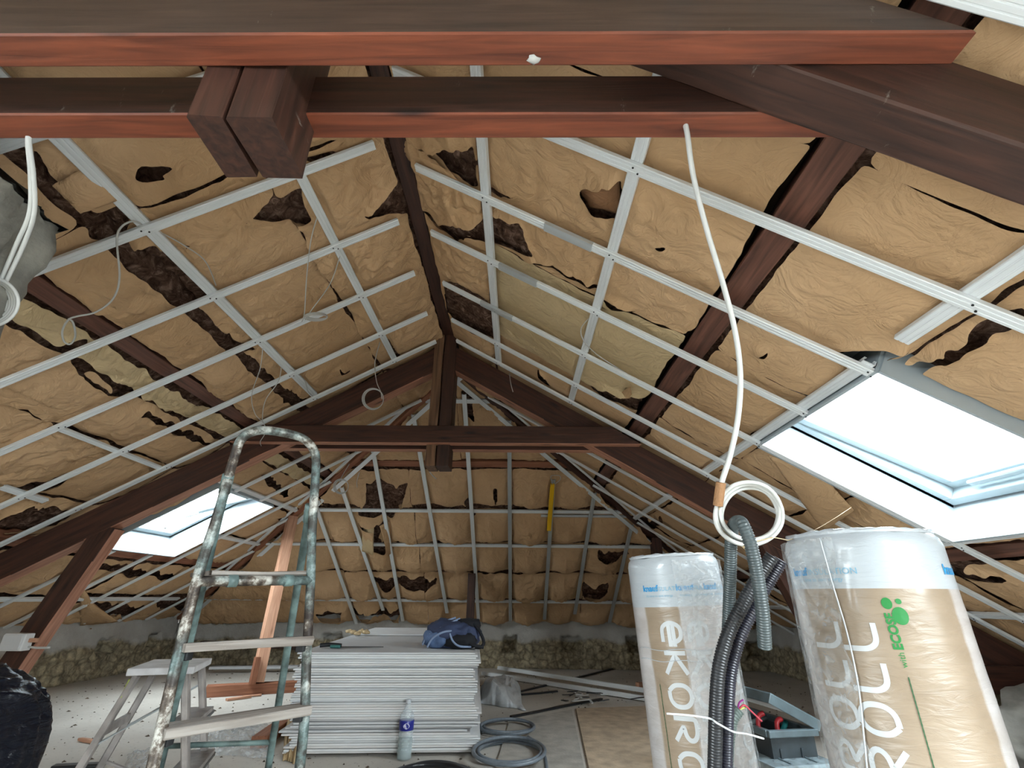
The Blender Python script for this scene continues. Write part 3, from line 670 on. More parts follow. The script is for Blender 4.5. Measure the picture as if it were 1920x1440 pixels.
# ============================================================ timber frame
def truss(name, Y, label, near):
    """double collar planks clasping rafters and a king post; Y is the front face of the front plank"""
    root = empty(name, (XR, Y, 0)); tag(root, label, 'roof truss', 'roof trusses')
    def par(o):
        o.parent = root; o.matrix_parent_inverse = Matrix.Translation((-XR, -Y, 0)); return o
    mt = M['timber']; z0, z1 = 2.058, 2.206
    for (ya, yb) in ((0.0, 0.073), (0.191, 0.265)):
        xa, xb = XR-(ZR-z0)/TL+0.02, XR+(ZR-z0)/TR-0.02; xc, xd = XR-(ZR-z1)/TL, XR+(ZR-z1)/TR
        # the plank as a grid-cut prism with its length on local x
        bm = bmesh.new(); vs = []
        for y in (Y+ya, Y+yb):
            for (x, z) in ((xa, z0), (xb, z0), (xd, z1), (xc, z1)): vs.append(bm.verts.new((x, y, z)))
        for f in ((0, 1, 2, 3), (7, 6, 5, 4), (0, 4, 5, 1), (1, 5, 6, 2), (2, 6, 7, 3), (3, 7, 4, 0)): bm.faces.new([vs[i] for i in f])
        bmesh.ops.recalc_face_normals(bm, faces=bm.faces); bmesh.ops.bevel(bm, geom=list(bm.edges), offset=0.004, segments=1, affect='EDGES')
        o = par(bmobj('collar_plank', bm, [M['timber'] if not near else (M['timber_dusty'] if ya < 0.1 else M['timber_old']), M['timber_lit_red' if near else 'timber_lit_pale']]))
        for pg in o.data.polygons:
            if pg.normal.z < -0.7: pg.material_index = 1     # light from below is painted into the stained undersides
    # rafters
    yr = Y+0.132
    for s, T, A in ((1, TR, AR), (-1, TL, AL)):
        dz = 0.235; d = Vector((s*math.cos(A), 0, -math.sin(A))); c0 = Vector((XR+s*0.02, yr, ZR-0.012-dz/2)); L = 4.62/math.cos(A) if s < 0 else 4.3/math.cos(A)
        o = beam('rafter', c0-d*0.0, c0+d*(L-0.15), 0.115, dz*math.cos(A), mt if not near else M['timber_old']); bpy.context.view_layer.update(); par(lit_under(o) if not near else o)
    # king post of two timbers side by side
    zb = 1.895 if near else 1.885; zt = ZR+0.27
    for (xa, xb, m_, yo) in ((-0.737, -0.658, 'timber_post' if not near else 'timber_old', 0.0), (-0.648, -0.545, 'timber_old', 0.006)):
        o = beam('king_post', ((xa+xb)/2, Y+(0.160 if near else 0.145)+yo/2, zb), ((xa+xb)/2, Y+(0.160 if near else 0.145)+yo/2, zt), 0.20 if not near else 0.17, xb-xa, M[m_], up=(1, 0, 0)); par(o)
    # struts from the rafters down and outward
    for s in (1, -1):
        xt = XR+s*2.53; xb = XR+s*3.05; T = TR if s > 0 else TL
        zt = ZR-abs(xt-XR)*T-0.20
        o = beam('strut', (xb, Y+0.132, 0.0), (xt, Y+0.132, zt), 0.11, 0.16, M['timber'])
        if s < 0:      # light on the inner side of the left strut, painted as paler timber
            o.data.materials.append(M['timber_lit_pale']); bpy.context.view_layer.update(); m3 = o.matrix_world.to_3x3()
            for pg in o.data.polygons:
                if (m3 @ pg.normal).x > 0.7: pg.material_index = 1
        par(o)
    # short tie at the foot of each rafter
    for s, xw in ((1, XR_W), (-1, XL_W)):
        par(beam('foot_tie', (xw-s*0.75, Y+0.06, 0.46), (xw+s*0.05, Y+0.06, 0.46), 0.10, 0.16, M['timber']))
    return root
truss('roof_truss', 0.643, 'near dark timber roof truss whose double collar beams cross the top of the photo', True)
truss('roof_truss', 3.70, 'far dark timber roof truss with king post, in the middle of the attic', False)

def loose(o, label, cat, group=None): return tag(o, label, cat, group)
loose(beam('ridge_beam', (XR, -2.4, ZR+0.15), (XR, HY0+0.1, ZR+0.15), 0.09, 0.18, M['timber_old']), 'dark ridge beam along the top of the roof between both slopes', 'beam')
def purl(s, v, u0, u1, w_, label, mat='purlin'):
    q = SLOPES[s]; a, b_ = SP(s, u0, v, 0.08)+q['n']*0.08, SP(s, u1, v, 0.08)+q['n']*0.08
    return loose(beam('purlin', a, b_, w_, 0.16, M[mat], up=q['n']), label, 'beam', 'purlins')
purl('R', 1.845, -2.4, HY0+(1.845*math.cos(AR)*TR)/TH, 0.115, 'reddish purlin running along the right slope left of the near skylight', 'purlin')
purl('L', 1.815, -2.4, HY0+(1.815*math.cos(AL)*TL)/TH, 0.095, 'reddish purlin running along the left slope toward the far truss', 'purlin')
purl('R', 3.79, -0.3, HY0+(3.79*math.cos(AR)*TR)/TH, 0.11, 'lower purlin on the right slope under the near skylight', 'purlin')
purl('L', 3.73, -0.3, HY0+(3.73*math.cos(AL)*TL)/TH, 0.11, 'lower purlin on the left slope under the far skylight', 'red_wood')
x_a, x_b = XR-1.315*math.cos(AH)*TH/TL, XR+1.315*math.cos(AH)*TH/TR
o = purl('H', 1.315, x_a-XR, x_b-XR, 0.09, 'reddish purlin across the far end slope under the collar beam', 'red_wood')
# hip rafters
def hippt(side, t, dz=0.0):
    return Vector((XR+(TH/TR*t if side > 0 else -TH/TL*t), HY0+t, ZR-TH*t+dz))
for side, nm, mt in ((1, 'right', 'timber'), (-1, 'left', 'red_wood')):
    loose(beam('hip_rafter', hippt(side, 0.02, 0.10), hippt(side, 3.5, 0.10), 0.075, 0.17, M[mt]), 'hip rafter running from the ridge down to the far %s corner' % nm, 'beam', 'hip rafters')
# light wood post and sill under the left hip
a = on_z(386, 1296, 0.05); b_ = on_z(600, 1284, 0.05)
loose(beam('sill_plate', a, b_+(b_-a)*0.02, 0.12, 0.10, M['red_wood']), 'orange wooden sill beam lying on the floor left of the board stack', 'beam')
pb = a.lerp(b_, 0.42); pb.z = 0.10; pt = hippt(-1, 1.74, 0.02)
pp = beam('wooden_post', (pb.x, pb.y-0.01, 0.10), pt, 0.11, 0.13, M['new_wood'], up=(0.6, -0.8, 0)); loose(pp, 'pinkish new wooden post standing behind the tall ladder under the left hip', 'post')
sb = beam('knee_brace', (pb.x-0.01, pb.y-0.085, 0.10), (pb.x-0.01, pb.y-0.075, 0.34), 0.05, 0.08, M['red_wood'], up=(0.6, -0.8, 0)); loose(sb, 'short orange block fixed at the foot of the new wooden post', 'block')
p2 = hippt(1, 2.0, 0.02)
loose(beam('wooden_post', (p2.x, p2.y, 0.0), p2, 0.12, 0.12, M['timber'], up=(0, 1, 0)), 'dark post under the right hip behind the smaller insulation roll', 'post')
p3 = on_y(885, 1075, 7.0)
loose(beam('wooden_post', (p3.x, 7.0, 0.0), (p3.x, 7.0, p3.z), 0.08, 0.10, M['timber'], up=(1, 0, 0)), 'short dark post rising behind the board stack near the backpack', 'post')
# horizontal dark plates behind the left wall area and lumber on the far floor
loose(beam('lumber_plank', on_y(380, 1205, 7.82), on_y(560, 1214, 7.82), 0.14, 0.05, M['timber_old']), 'grey weathered plank lying behind the ladder by the far left corner', 'plank', 'planks at the far left')
loose(beam('lumber_plank', on_z(395, 1252, 0.06), on_z(560, 1250, 0.06), 0.12, 0.03, M['gypsum2']), 'pale strip of board on the floor behind the sill beam', 'plank', 'planks at the far left')

# ============================================================ steel channels
def channel(name, s, a, b_, h, wd, th, label, cat, group, mat='zinc', screws=(), splice=None):
    """a,b_: (u,v) ends; visible face at height h, lips and two pressed grooves along it"""
    q = SLOPES[s]; p0, p1 = SP(s, *a, h), SP(s, *b_, h)
    mx, L = frame_from(p0, p1, q['n']); k = 0.0016; e = wd/2
    sec = [(-e, 0.003), (-e+.003, 0), (-e*.48, 0), (-e*.42, k), (-e*.3, k), (-e*.24, 0), (e*.24, 0), (e*.3, k), (e*.42, k), (e*.48, 0), (e-.003, 0), (e, 0.003), (e, th), (e*.6, th), (e*.6, th-.002), (e-.002, th-.002), (e-.002, .0045), (-e+.002, .0045), (-e+.002, th-.002), (-e*.6, th-.002), (-e*.6, th), (-e, th)]
    m = len(sec); V = [(x, y, z) for x in (0, L) for (y, z) in sec]
    Fc = [(i, (i+1) % m, m+(i+1) % m, m+i) for i in range(m)]+[tuple(range(m-1, -1, -1)), tuple(range(m, 2*m))]
    o = pydata(name, V, Fc, M[mat]); o.matrix_world = Matrix.Translation(p0) @ mx; tag(o, label, cat, group)
    for sx in screws:
        for dy in (-0.009, 0.009):
            if 0 < sx < L:
                bm = bmesh.new(); bmesh.ops.create_cone(bm, cap_ends=True, segments=8, radius1=0.0042, radius2=0.003, depth=0.004, matrix=Matrix.Translation((sx+dy*1.3, dy, -0.001)))
                bmobj('screw', bm, M['screw'], o)
    if splice:
        bm = bmesh.new(); bm_box(bm, (splice, 0, th/2-0.0015), (0.26, wd+0.005, th+0.003), bev=0.002); sp = bmobj('splice_sleeve', bm, M['zinc_d'], o)
    return o
RV = {'R': [0.529, 1.233, 2.425, 3.60, 4.35], 'L': [0.5, 1.216, 2.42, 3.10, 4.32]}
ordn = ['first', 'second', 'third', 'fourth', 'fifth', 'sixth', 'seventh', 'eighth', 'ninth', 'tenth', 'eleventh', 'twelfth', 'thirteenth', 'fourteenth', 'fifteenth', 'sixteenth', 'seventeenth']
FU = {'R': [0.20, 0.60, 0.932, 1.318, 1.818, 2.308, 2.827, 3.322, 3.667, 4.15, 4.62, 5.12, 5.62, 6.12, 6.62, 7.12], 'L': [0.2, 0.7, 1.18, 1.683, 2.215, 2.714, 3.229, 3.685, 4.17, 4.66, 5.16, 5.60, 6.1, 6.6, 7.1]}
SPL = {3: 0.5, 4: 0.9, 5: 0.62, 6: 0.45}
for s, side in (('R', 'right'), ('L', 'left')):
    for i, u in enumerate(FU[s]):
        v0 = max(0.10, vtop(s, u)+0.06); vm = 4.95
        spans = [(v0, vm)]
        for (a, b_, c, d) in HOLES[s]:
            if a-0.02 < u < b_-0.05: spans = [(v0, c-0.005), (d+0.03, vm)] if v0 < c-0.1 else [(d+0.03, vm)]
        where = 'before the near truss' if u < 0.6 else ('between the two trusses' if u < 3.75 else 'beyond the far truss')
        for k, (a, b_) in enumerate(spans):
            lab = 'steel channel down the %s slope, %s from the photographer' % (side, ordn[i])
            if len(spans) > 1: lab += ', part above the skylight' if k == 0 else ', part below the skylight'
            channel('furring_channel', s, (u, a), (u, b_), 0.0, 0.047, 0.018, lab, 'metal channel', 'furring channels running down the %s slope' % side,
                    screws=[v-a for v in RV[s]] if u < 3.7 else (), splice=SPL.get(i) if s == 'R' and k == 0 else None)
def rail(s, v, u0, u1, label, wd=0.05, h=0.0215, mat='zinc'):
    return channel('support_rail', s, (u0, v), (u1, v), h, wd, 0.022, label, 'metal rail', 'support rails running along the slopes', mat)
def uend(s, v): return HY0+v*math.cos(AR if s == 'R' else AL)*(TR if s == 'R' else TL)/TH
rail('R', 0.529, -0.9, 3.69, 'steel rail nearest the ridge on the right slope')
rail('R', 1.233, -0.9, 3.69, 'second steel rail from the ridge on the right slope')
rail('R', 2.405, -0.9, 1.60, 'steel rail leading from the right edge of the photo to the near skylight', 0.056)
rail('R', 2.405, 1.78, 3.69, 'steel rail along the upper edge of the near skylight', 0.05)
rail('R', 3.575, 1.0, 3.69, 'steel rail along the lower edge of the near skylight')
rail('L', 0.50, -0.9, 3.69, 'steel rail nearest the ridge on the left slope')
rail('L', 1.216, -0.9, 3.66, 'steel rail beside the long dark tear on the left slope', 0.056)
a = px_uv('L', 113, 807, 0.02); b_ = px_uv('L', 300, 880, 0.02)
channel('support_rail', 'L', a, b_, 0.0215, 0.035, 0.02, 'short thin steel rail low on the left slope below the tall tear', 'metal rail', 'support rails running along the slopes')
a = px_uv('L', 0, 915, 0.02); b_ = px_uv('L', 85, 942, 0.02)
channel('support_rail', 'L', a, b_, 0.0215, 0.045, 0.02, 'short steel rail at the left edge of the photo near the rafter', 'metal rail', 'support rails running along the slopes')
rail('L', 2.395, 4.3, uend('L', 2.4)-.05, 'steel rail along the upper edge of the far skylight')
rail('L', 3.12, 5.5, uend('L', 3.12)-.05, 'steel rail beyond the far skylight on the left slope')
rail('L', 4.47, 4.3, 7.0, 'lowest steel rail on the left slope above the wall')
rail('R', 1.233, 4.0, uend('R', 1.233)-.05, 'steel rail on the right slope behind the far truss, upper one')
rail('R', 2.405, 3.9, uend('R', 2.405)-.05, 'steel rail on the right slope behind the far truss, middle one')
rail('R', 4.35, 2.2, 6.8, 'lowest steel rail on the right slope above the wall')
# hip slope
for i, (p, q_) in enumerate(HF):
    a = px_uv('H', *p, 0.0); b_ = px_uv('H', *q_, 0.0)
    top = max(hip_vtop(a[0])+0.05, 0.1)
    if i in (2, 3, 5): # run up behind the collar
        t = (top-b_[1])/(a[1]-b_[1]); a = (b_[0]+(a[0]-b_[0])*t, top)
        top = max(hip_vtop(a[0])+0.05, 0.1); a = (a[0], top)
    else: a = (a[0], max(a[1], top))
    channel('furring_channel', 'H', a, b_, 0.0, 0.047, 0.018, 'steel channel on the far end slope, %s from the left' % ordn[i], 'metal channel', 'furring channels on the far end slope', mat='zinc' if i < 5 else 'zinc_d')
def hrail(v, xa, xb, label, wd=0.045, mat='zinc'):
    ha, hb = XR-v*math.cos(AH)*TH/TL+0.04, XR+v*math.cos(AH)*TH/TR-0.04
    channel('support_rail', 'H', (max(xa, ha)-XR, v), (min(xb, hb)-XR, v), 0.0215, wd, 0.022, label, 'metal rail', 'cross rails on the far end slope', mat)
hrail(0.38, -9, 9, 'topmost white cross rail on the far end slope, behind the king post', 0.05)
hrail(0.77, -9, 9, 'second cross rail on the far end slope just above the collar beam', 0.085)
hrail(2.0, -9, 9, 'cross rail on the far end slope at the foot of the yellow level')
hrail(2.07, 0.3, 9, 'doubled cross rail at the right side of the far end slope', 0.03, 'zinc_d')
hrail(2.62, -9, 9, 'cross rail halfway down the far end slope')
hrail(3.78, -9, 9, 'lowest cross rail on the far end slope')
# channels lining both sides of each hip
def line_channel(p0, p1, up, label, wd=0.05):
    mx, L = frame_from(p0, p1, up)
    bm = bmesh.new(); bm_box(bm, (L/2, 0, 0.004), (L, wd, 0.012), bev=0.002); 
    for y in (-wd*.16, wd*.16): bm_box(bm, (L/2, y, -0.003), (L, wd*.12, 0.002))
    o = bmobj('hip_channel', bm, M['zinc']); o.matrix_world = Matrix.Translation(p0) @ mx
    return tag(o, label, 'metal channel', 'channels lining the hips')
for side, nm in ((1, 'right'), (-1, 'left')):
    nH = SLOPES['H']['n']; nS = SLOPES['R' if side > 0 else 'L']['n']
    line_channel(hippt(side, 0.03)+Vector((-side*0.10, 0.0, -0.012)), hippt(side, 3.4)+Vector((-side*0.10, 0, -0.012)), nH, 'steel channel along the end-slope side of the %s hip' % nm)
    line_channel(hippt(side, 0.35)+Vector((side*0.09, -0.05, -0.012)), hippt(side, 3.4)+Vector((side*0.09, -0.05, -0.012)), nS, 'steel channel along the side-slope side of the %s hip' % nm)

# ============================================================ plasterboard stack
def stack_pt(a, b_, z):       # a across (0..1.17), b_ back (0..2.6)
    th = R(4.6); return Vector((-1.45+a*math.cos(th)-b_*math.sin(th), 3.64+a*math.sin(th)*0.25+b_*math.cos(th), z))
STK = Matrix.Translation((-1.45, 3.66, 0)) @ Matrix.Rotation(R(4.6), 4, 'Z')
SR_ = Matrix.Rotation(R(4.6), 4, 'Z')
for i, bx in enumerate((0.12, 1.2, 2.3)):
    o = box('bearer_batten', (0.58, bx+0.02, 0.011), (1.1, 0.07, 0.022), M['red_wood']); o.matrix_world = STK
    tag(o, 'wooden batten on the floor under the stack of plasterboards, %s' % ('front one', 'middle one', 'rear one')[i], 'batten', 'battens under the boards')
bt = 0.0125; gap = 0.0005; NB = 41; z = 0.022
protos = []
for k, (mt, fr_) in enumerate((('gypsum', 0), ('gypsum2', 1), ('gypsum3', 2))):
    bm = bmesh.new()
    # tapered long edges and slightly chipped ends
    nx, ny = 24, 2; sec = []
    W_, L_ = 1.19, 2.58
    xs = np.linspace(0, W_, nx+1)
    top = [bt if 0.03 < x < W_-0.03 else bt-0.002 for x in xs]
    rows = []
    for (y, s0) in ((0, 0.0015), (0.004, 0), (L_-0.004, 0), (L_, 0.0015)):
        jit = [rng.normal()*0.0012 if y < 0.003 else 0 for _ in xs]
        rows.append(([bm.verts.new((x, y+j, s0)) for x, j in zip(xs, jit)], [bm.verts.new((x, y+j, t-s0)) for x, t, j in zip(xs, top, jit)]))
    for (a0, a1), (b0, b1) in zip(rows, rows[1:]):
        for i in range(nx): bm.faces.new((a0[i], a0[i+1], b0[i+1], b0[i])); bm.faces.new((a1[i], b1[i], b1[i+1], a1[i+1]))
        bm.faces.new((a0[0], b0[0], b1[0], a1[0])); bm.faces.new((a0[nx], a1[nx], b1[nx], b0[nx]))
    a0, a1 = rows[0]; b0, b1 = rows[-1]
    for i in range(nx): bm.faces.new((a0[i], a1[i], a1[i+1], a0[i+1])); bm.faces.new((b0[i], b0[i+1], b1[i+1], b1[i]))
    protos.append(bmobj('plasterboard', bm, M[mt]))
for i in range(NB):
    src = protos[rng.choice([0, 0, 1, 2, 2])]; o = src if i < 3 and False else src.copy(); COL.objects.link(o)
    dx = rng.normal()*0.010+0.018*math.sin(i*0.55)-0.02*(i < 12)*math.sin(i)
    dy = rng.normal()*0.006+(0.02 if rng.rand() < 0.12 else 0)
    if 24 < i < 34: dx -= 0.01
    mt = STK @ Matrix.Translation((dx, dy-0.0*i, z)) @ Matrix.Rotation(rng.normal()*0.002, 4, 'Z'); o.matrix_world = mt
    z += bt+gap+(0.003 if rng.rand() < 0.2 else 0.0006 if i % 2 else 0)
    tag(o, ('top plasterboard of the stack, with the backpack on it' if i == NB-1 else 'plasterboard in the tall stack, %s board up from the floor' % (str(i+1)+('th' if 10 < i+1 < 14 else {1: 'st', 2: 'nd', 3: 'rd'}.get((i+1) % 10, 'th')))), 'plasterboard')
    if i < NB-1: o['group'] = 'plasterboards in the stack'
for p in protos: bpy.data.objects.remove(p)
ZT = z
# upper offcut panels lying on top
for (x, y, w_, l_, lab) in ((0.02, 1.5, 1.12, 1.05, 'plasterboard offcut lying at the back of the stack top'),):
    o = box('plasterboard_offcut', (x+w_/2, y+l_/2, ZT+bt/2), (w_, l_, bt), M['gypsum'], bev=0.002); o.matrix_world = STK; tag(o, lab, 'plasterboard')
# chips of plaster at the rear left of the top
for i in range(5):
    q = on_z(655+i*8, 1183+(i % 3)*2, ZT+0.03)
    o = lump('plaster_chip', (0, 0, 0), (0.035, 0.03, 0.022), M['paper_old'], amp=0.4, sub=2, seed=i, flat=-0.012); o.location = (q.x, q.y, ZT+0.026)
    tag(o, 'small pale crumb of broken insulation foam on the back edge of the board stack', 'crumb', 'crumbs on the stack')
# backpack
def backpack():
    c = on_z(838, 1216, ZT); root = empty('backpack', (c.x+0.02, c.y+0.12, ZT), R(-8))
    navy = simple('navy blue fabric', (0.035, 0.05, 0.11), 0.8, noise=0.3, nscale=8, bmp=0.3, bscale=30); blk = simple('black fabric', (0.008, 0.009, 0.014), 0.85); pale = simple('pale blue piping fabric', (0.22, 0.29, 0.44), 0.7)
    from mathutils import noise as mn
    def blob(name, c, r, mt, n=3, amp=0.10, fr=3, pw=0.8, zmin=0.0):
        bm = bmesh.new(); bmesh.ops.create_icosphere(bm, subdivisions=n, radius=1)
        for v in bm.verts:
            d = v.co.copy(); s = lambda t, p: math.copysign(abs(t)**p, t)
            k = 1+amp*mn.noise(d*fr+Vector(c))
            fold = 0.04*math.sin(9*d.x+4*d.z+3*mn.noise(d*2))
            v.co = Vector((c[0]+r[0]*s(d.x, pw)*k, c[1]+r[1]*s(d.y, pw)*k, max(zmin, c[2]+r[2]*(s(d.z, pw)*k+fold))))
        return bmobj(name, bm, mt, root, True)
    body_ = blob('bag_body', (0, 0, 0.085), (0.20, 0.15, 0.10), navy, 4, 0.25, 2.5)
    blob('side_pocket', (0.08, -0.085, 0.05), (0.13, 0.07, 0.055), blk, 3, 0.2)
    blob('front_pocket', (-0.09, -0.06, 0.06), (0.11, 0.10, 0.065), simple('mid blue fabric', (0.10, 0.16, 0.30), 0.8, noise=0.3, bmp=0.3), 3, 0.25)
    blob('top_flap', (0.10, 0.03, 0.145), (0.11, 0.10, 0.05), blk, 3, 0.25)
    for P in ([(-0.19, -0.12, 0.02), (-0.15, -0.13, 0.08), (-0.03, -0.10, 0.15), (0.06, -0.03, 0.195)], [(-0.14, -0.165, 0.01), (-0.10, -0.165, 0.07), (-0.02, -0.16, 0.11), (0.06, -0.13, 0.115), (0.14, -0.12, 0.11)],
              [(0.02, -0.155, 0.10), (0.05, -0.16, 0.05), (0.10, -0.16, 0.02), (0.18, -0.13, 0.015)], [(-0.19, -0.05, 0.06), (-0.10, -0.04, 0.15), (0.02, 0.0, 0.20)]):
        tube('piping', P, 0.008, pale, body_, 6)
    for P in ([(0.14, -0.03, 0.17), (0.21, -0.06, 0.13), (0.26, -0.08, 0.05), (0.245, -0.09, 0.012), (0.20, -0.10, 0.012)], [(0.13, -0.12, 0.05), (0.19, -0.14, 0.03), (0.27, -0.12, 0.012)]):
        tube('strap', P, 0.012, blk, root, 6)
    tag(root, 'navy blue backpack slumped on the right end of the plasterboard stack', 'backpack')
backpack()
def trowel():
    a = on_z(608, 1209, ZT+0.02); b_ = on_z(690, 1211, ZT+0.012); root = empty('hand_saw', (a.x, a.y, ZT))
    d = (b_-a); d.z = 0; d.normalize(); ang = math.atan2(d.y, d.x); root.rotation_euler = (0, 0, ang)
    prism('saw_blade', [(0.10, -0.02), (0.42, -0.005), (0.42, 0.005), (0.10, 0.03)], lambda x, y, t: (x, y, 0.004+0.002*t), M['black'], root)
    tube('saw_handle', [(-0.03, 0, 0.016), (0.04, 0.008, 0.02), (0.12, 0.0, 0.014)], 0.014, M['black'], root)
    tube('grip_band', [(0.05, -0.03, 0.012), (0.12, -0.045, 0.012)], 0.011, simple('green rubber', (0.03, 0.14, 0.13), 0.5), root)
    tag(root, 'dark hand saw with green grip lying on top of the plasterboards', 'saw')
trowel()

# ============================================================ tall hoop stepladder
def rust_paint():
    m, nt, b = new_mat('worn blue green paint with rust and plaster splashes')
    c = coords(nt); n1 = N(nt, 'ShaderNodeTexNoise', Scale=16.0, Detail=7.0, Roughness=0.7); nt.links.new(c, n1.inputs['Vector'])
    n2 = N(nt, 'ShaderNodeTexNoise', Scale=5.0, Detail=4.0); nt.links.new(c, n2.inputs['Vector'])
    a = ramp(nt, [(0.40, (0.03, 0.02, 0.016)), (0.50, (0.11, 0.085, 0.065)), (0.56, (0.40, 0.38, 0.34)), (0.66, (0.62, 0.61, 0.57))], n1.outputs[0])
    p = ramp(nt, [(0.42, (0.05, 0.05, 0.045)), (0.54, (0.12, 0.17, 0.165)), (0.68, (0.36, 0.43, 0.425))], n1.outputs[0])
    f = ramp(nt, [(0.45, (0, 0, 0)), (0.56, (1, 1, 1))], n2.outputs[0])
    mx = nt.nodes.new('ShaderNodeMix'); mx.data_type = 'RGBA'; nt.links.new(f.outputs[0], mx.inputs[0]); nt.links.new(a.outputs[0], mx.inputs[6]); nt.links.new(p.outputs[0], mx.inputs[7])
    nt.links.new(mx.outputs[2], b.inputs['Base Color']); b.inputs['Roughness'].default_value = 0.5; b.inputs['Metallic'].default_value = 0.2
    bump(nt, b, n1.outputs[0], 0.5, 0.003); return m
M['ladder'] = rust_paint()
M['ladder_g'] = simple('blue green ladder paint', (0.13, 0.19, 0.185), 0.45, noise=0.6, nscale=18, bmp=0.2)
M['tread'] = wood('weathered grey tread wood', (0.16, 0.13, 0.11), (0.38, 0.35, 0.32), knots=False, marks=0.5)
def dpt(x, y, D):      # a point D metres in front of the lens plane
    return CAM+ray(x, y)*D
def ladder():
    root = empty('step_ladder', (-0.85, 2.05, 0)); K = Matrix.Translation(-root.location)
    def L(p): return Vector(p)-root.location
    # the two front stiles and the hoop are one bent tube
    dl, dr = 1.62, 1.93
    lf = on_z(255, 1560, 0.0)
    A = [(-1.06, 1.70, 0.012), dpt(286, 1440, 1.30), dpt(333, 1235, 1.44), dpt(373, 1075, 1.56), dpt(410, 960, 1.64), dpt(436, 868, 1.72), dpt(450, 828, 1.75), dpt(468, 812, 1.78), dpt(500, 807, 1.82), dpt(555, 817, 1.88), dpt(580, 832, 1.91), dpt(592, 856, 1.92), dpt(591, 900, 1.90), dpt(585, 1000, 1.84), dpt(582, 1100, 1.79), dpt(575, 1230, 1.72), dpt(571, 1345, 1.64), dpt(562, 1440, 1.58)]
    e = A[-1]; e2 = A[-2]; t = (0.012-e.z)/(e.z-e2.z); A.append(e+(e-e2)*t)
    e = A[1]; e2 = A[2]; A[0] = e+(e-e2)*((0.012-e.z)/(e.z-e2.z))
    t1 = tube('stile_hoop', [L(p) for p in A], 0.0165, M['ladder'], root, 12, 8)
    for p in (A[0], A[-1]): tube('foot_cap', [L(p+Vector((0, 0, -0.012))), L(p+Vector((0, 0, 0.03)))], 0.021, M['black'], root, 10, 2)
    def at_stile(y, left):
        i0 = (1, 2, 3, 4) if left else (13, 14, 15, 16, 17)
        P = [((286, 1440, 1.30), (333, 1235, 1.44), (373, 1075, 1.56), (410, 960, 1.64)), ((585, 1000, 1.84), (582, 1100, 1.79), (575, 1230, 1.72), (571, 1345, 1.64), (562, 1440, 1.58))][0 if left else 1]
        ys = [p[1] for p in P]; P = sorted(P, key=lambda p: p[1]); 
        x = np.interp(y, [p[1] for p in P], [p[0] for p in P]); d = np.interp(y, [p[1] for p in P], [p[2] for p in P]); return dpt(x, y, d)
    # rear legs with their cross bar
    back = Vector((-0.30, 0.46, 0)); rear = []
    for left, (x, y, d, xb, db) in ((True, (425, 905, 1.70, 300, 1.95)), (False, (580, 960, 1.88, 503, 2.08))):
        p = dpt(x, y, d); q_ = dpt(xb, 1440, db); f = q_+(q_-p)*((0.012-q_.z)/(q_.z-p.z)); rear.append((p, f))
        tube('rear_leg', [L(p), L(p.lerp(f, .5)), L(f)], 0.0145, M['ladder_g'], root, 12, 4)
        tube('hinge_sleeve', [L(p+(f-p).normalized()*-0.03), L(p+(f-p).normalized()*0.04)], 0.02, M['cable'] if False else M['ladder_g'], root, 10, 3)
    a = rear[0][0].lerp(rear[0][1], 0.72); b_ = rear[1][0].lerp(rear[1][1], 0.72)
    tube('rear_spreader', [L(a), L(b_)], 0.010, M['ladder_g'], root, 8, 2)
    # treads
    for yl, yr, nm in ((1362, 1338, 'tread'), (1212, 1203, 'tread')):
        p, q_ = at_stile(yl, True), at_stile(yr, False); q_.z = p.z = (p.z+q_.z)/2
        o = beam('tread', p, q_, 0.085, 0.026, M['tread'], None); o.parent = root; o.matrix_parent_inverse = K
        d_ = (q_-p).normalized()
        for e in (p+d_*0.02, q_-d_*0.02):
            bm = bmesh.new(); bm_box(bm, L(e+Vector((0, 0, -0.02))), (0.03, 0.03, 0.03), bev=0.003); bmobj('tread_bracket', bm, M['black'], root)
    bl, br = at_stile(1625, True) if False else A[0].lerp(A[1], 0.55), A[-1].lerp(A[-2], 0.62); 
    zz = 0.33; f1 = (zz-A[0].z)/(A[1].z-A[0].z); f2 = (zz-A[-1].z)/(A[-2].z-A[-1].z); o = beam('tread', A[0]+(A[1]-A[0])*f1, A[-1]+(A[-2]-A[-1])*f2, 0.085, 0.026, M['tread'], None); o.parent = root; o.matrix_parent_inverse = K
    # platform: tube under, board on top with blue green clamps
    p, q_ = at_stile(1090, True), at_stile(1088, False)
    n_ = Vector((-(q_-p).y, (q_-p).x, 0)).normalized()
    tube('platform_tube', [L(p), L(q_)], 0.017, M['ladder'], root, 10, 2)
    for t in (0.28, 0.78):
        c = p.lerp(q_, t); d_ = (q_-p).normalized(); tube('clamp_ring', [L(c-d_*0.014), L(c+d_*0.014)], 0.0205, M['ladder_g'], root, 10, 2)
    o = beam('platform_board', p.lerp(q_, 0.10)+n_*0.13+Vector((0, 0, 0.025)), q_.lerp(p, 0.04)+n_*0.13+Vector((0, 0, 0.025)), 0.26, 0.016, M['tread'], None); o.parent = root; o.matrix_parent_inverse = K
    tag(root, 'tall paint-spattered hoop stepladder with worn blue-green tubes, in the foreground left', 'stepladder')
ladder()

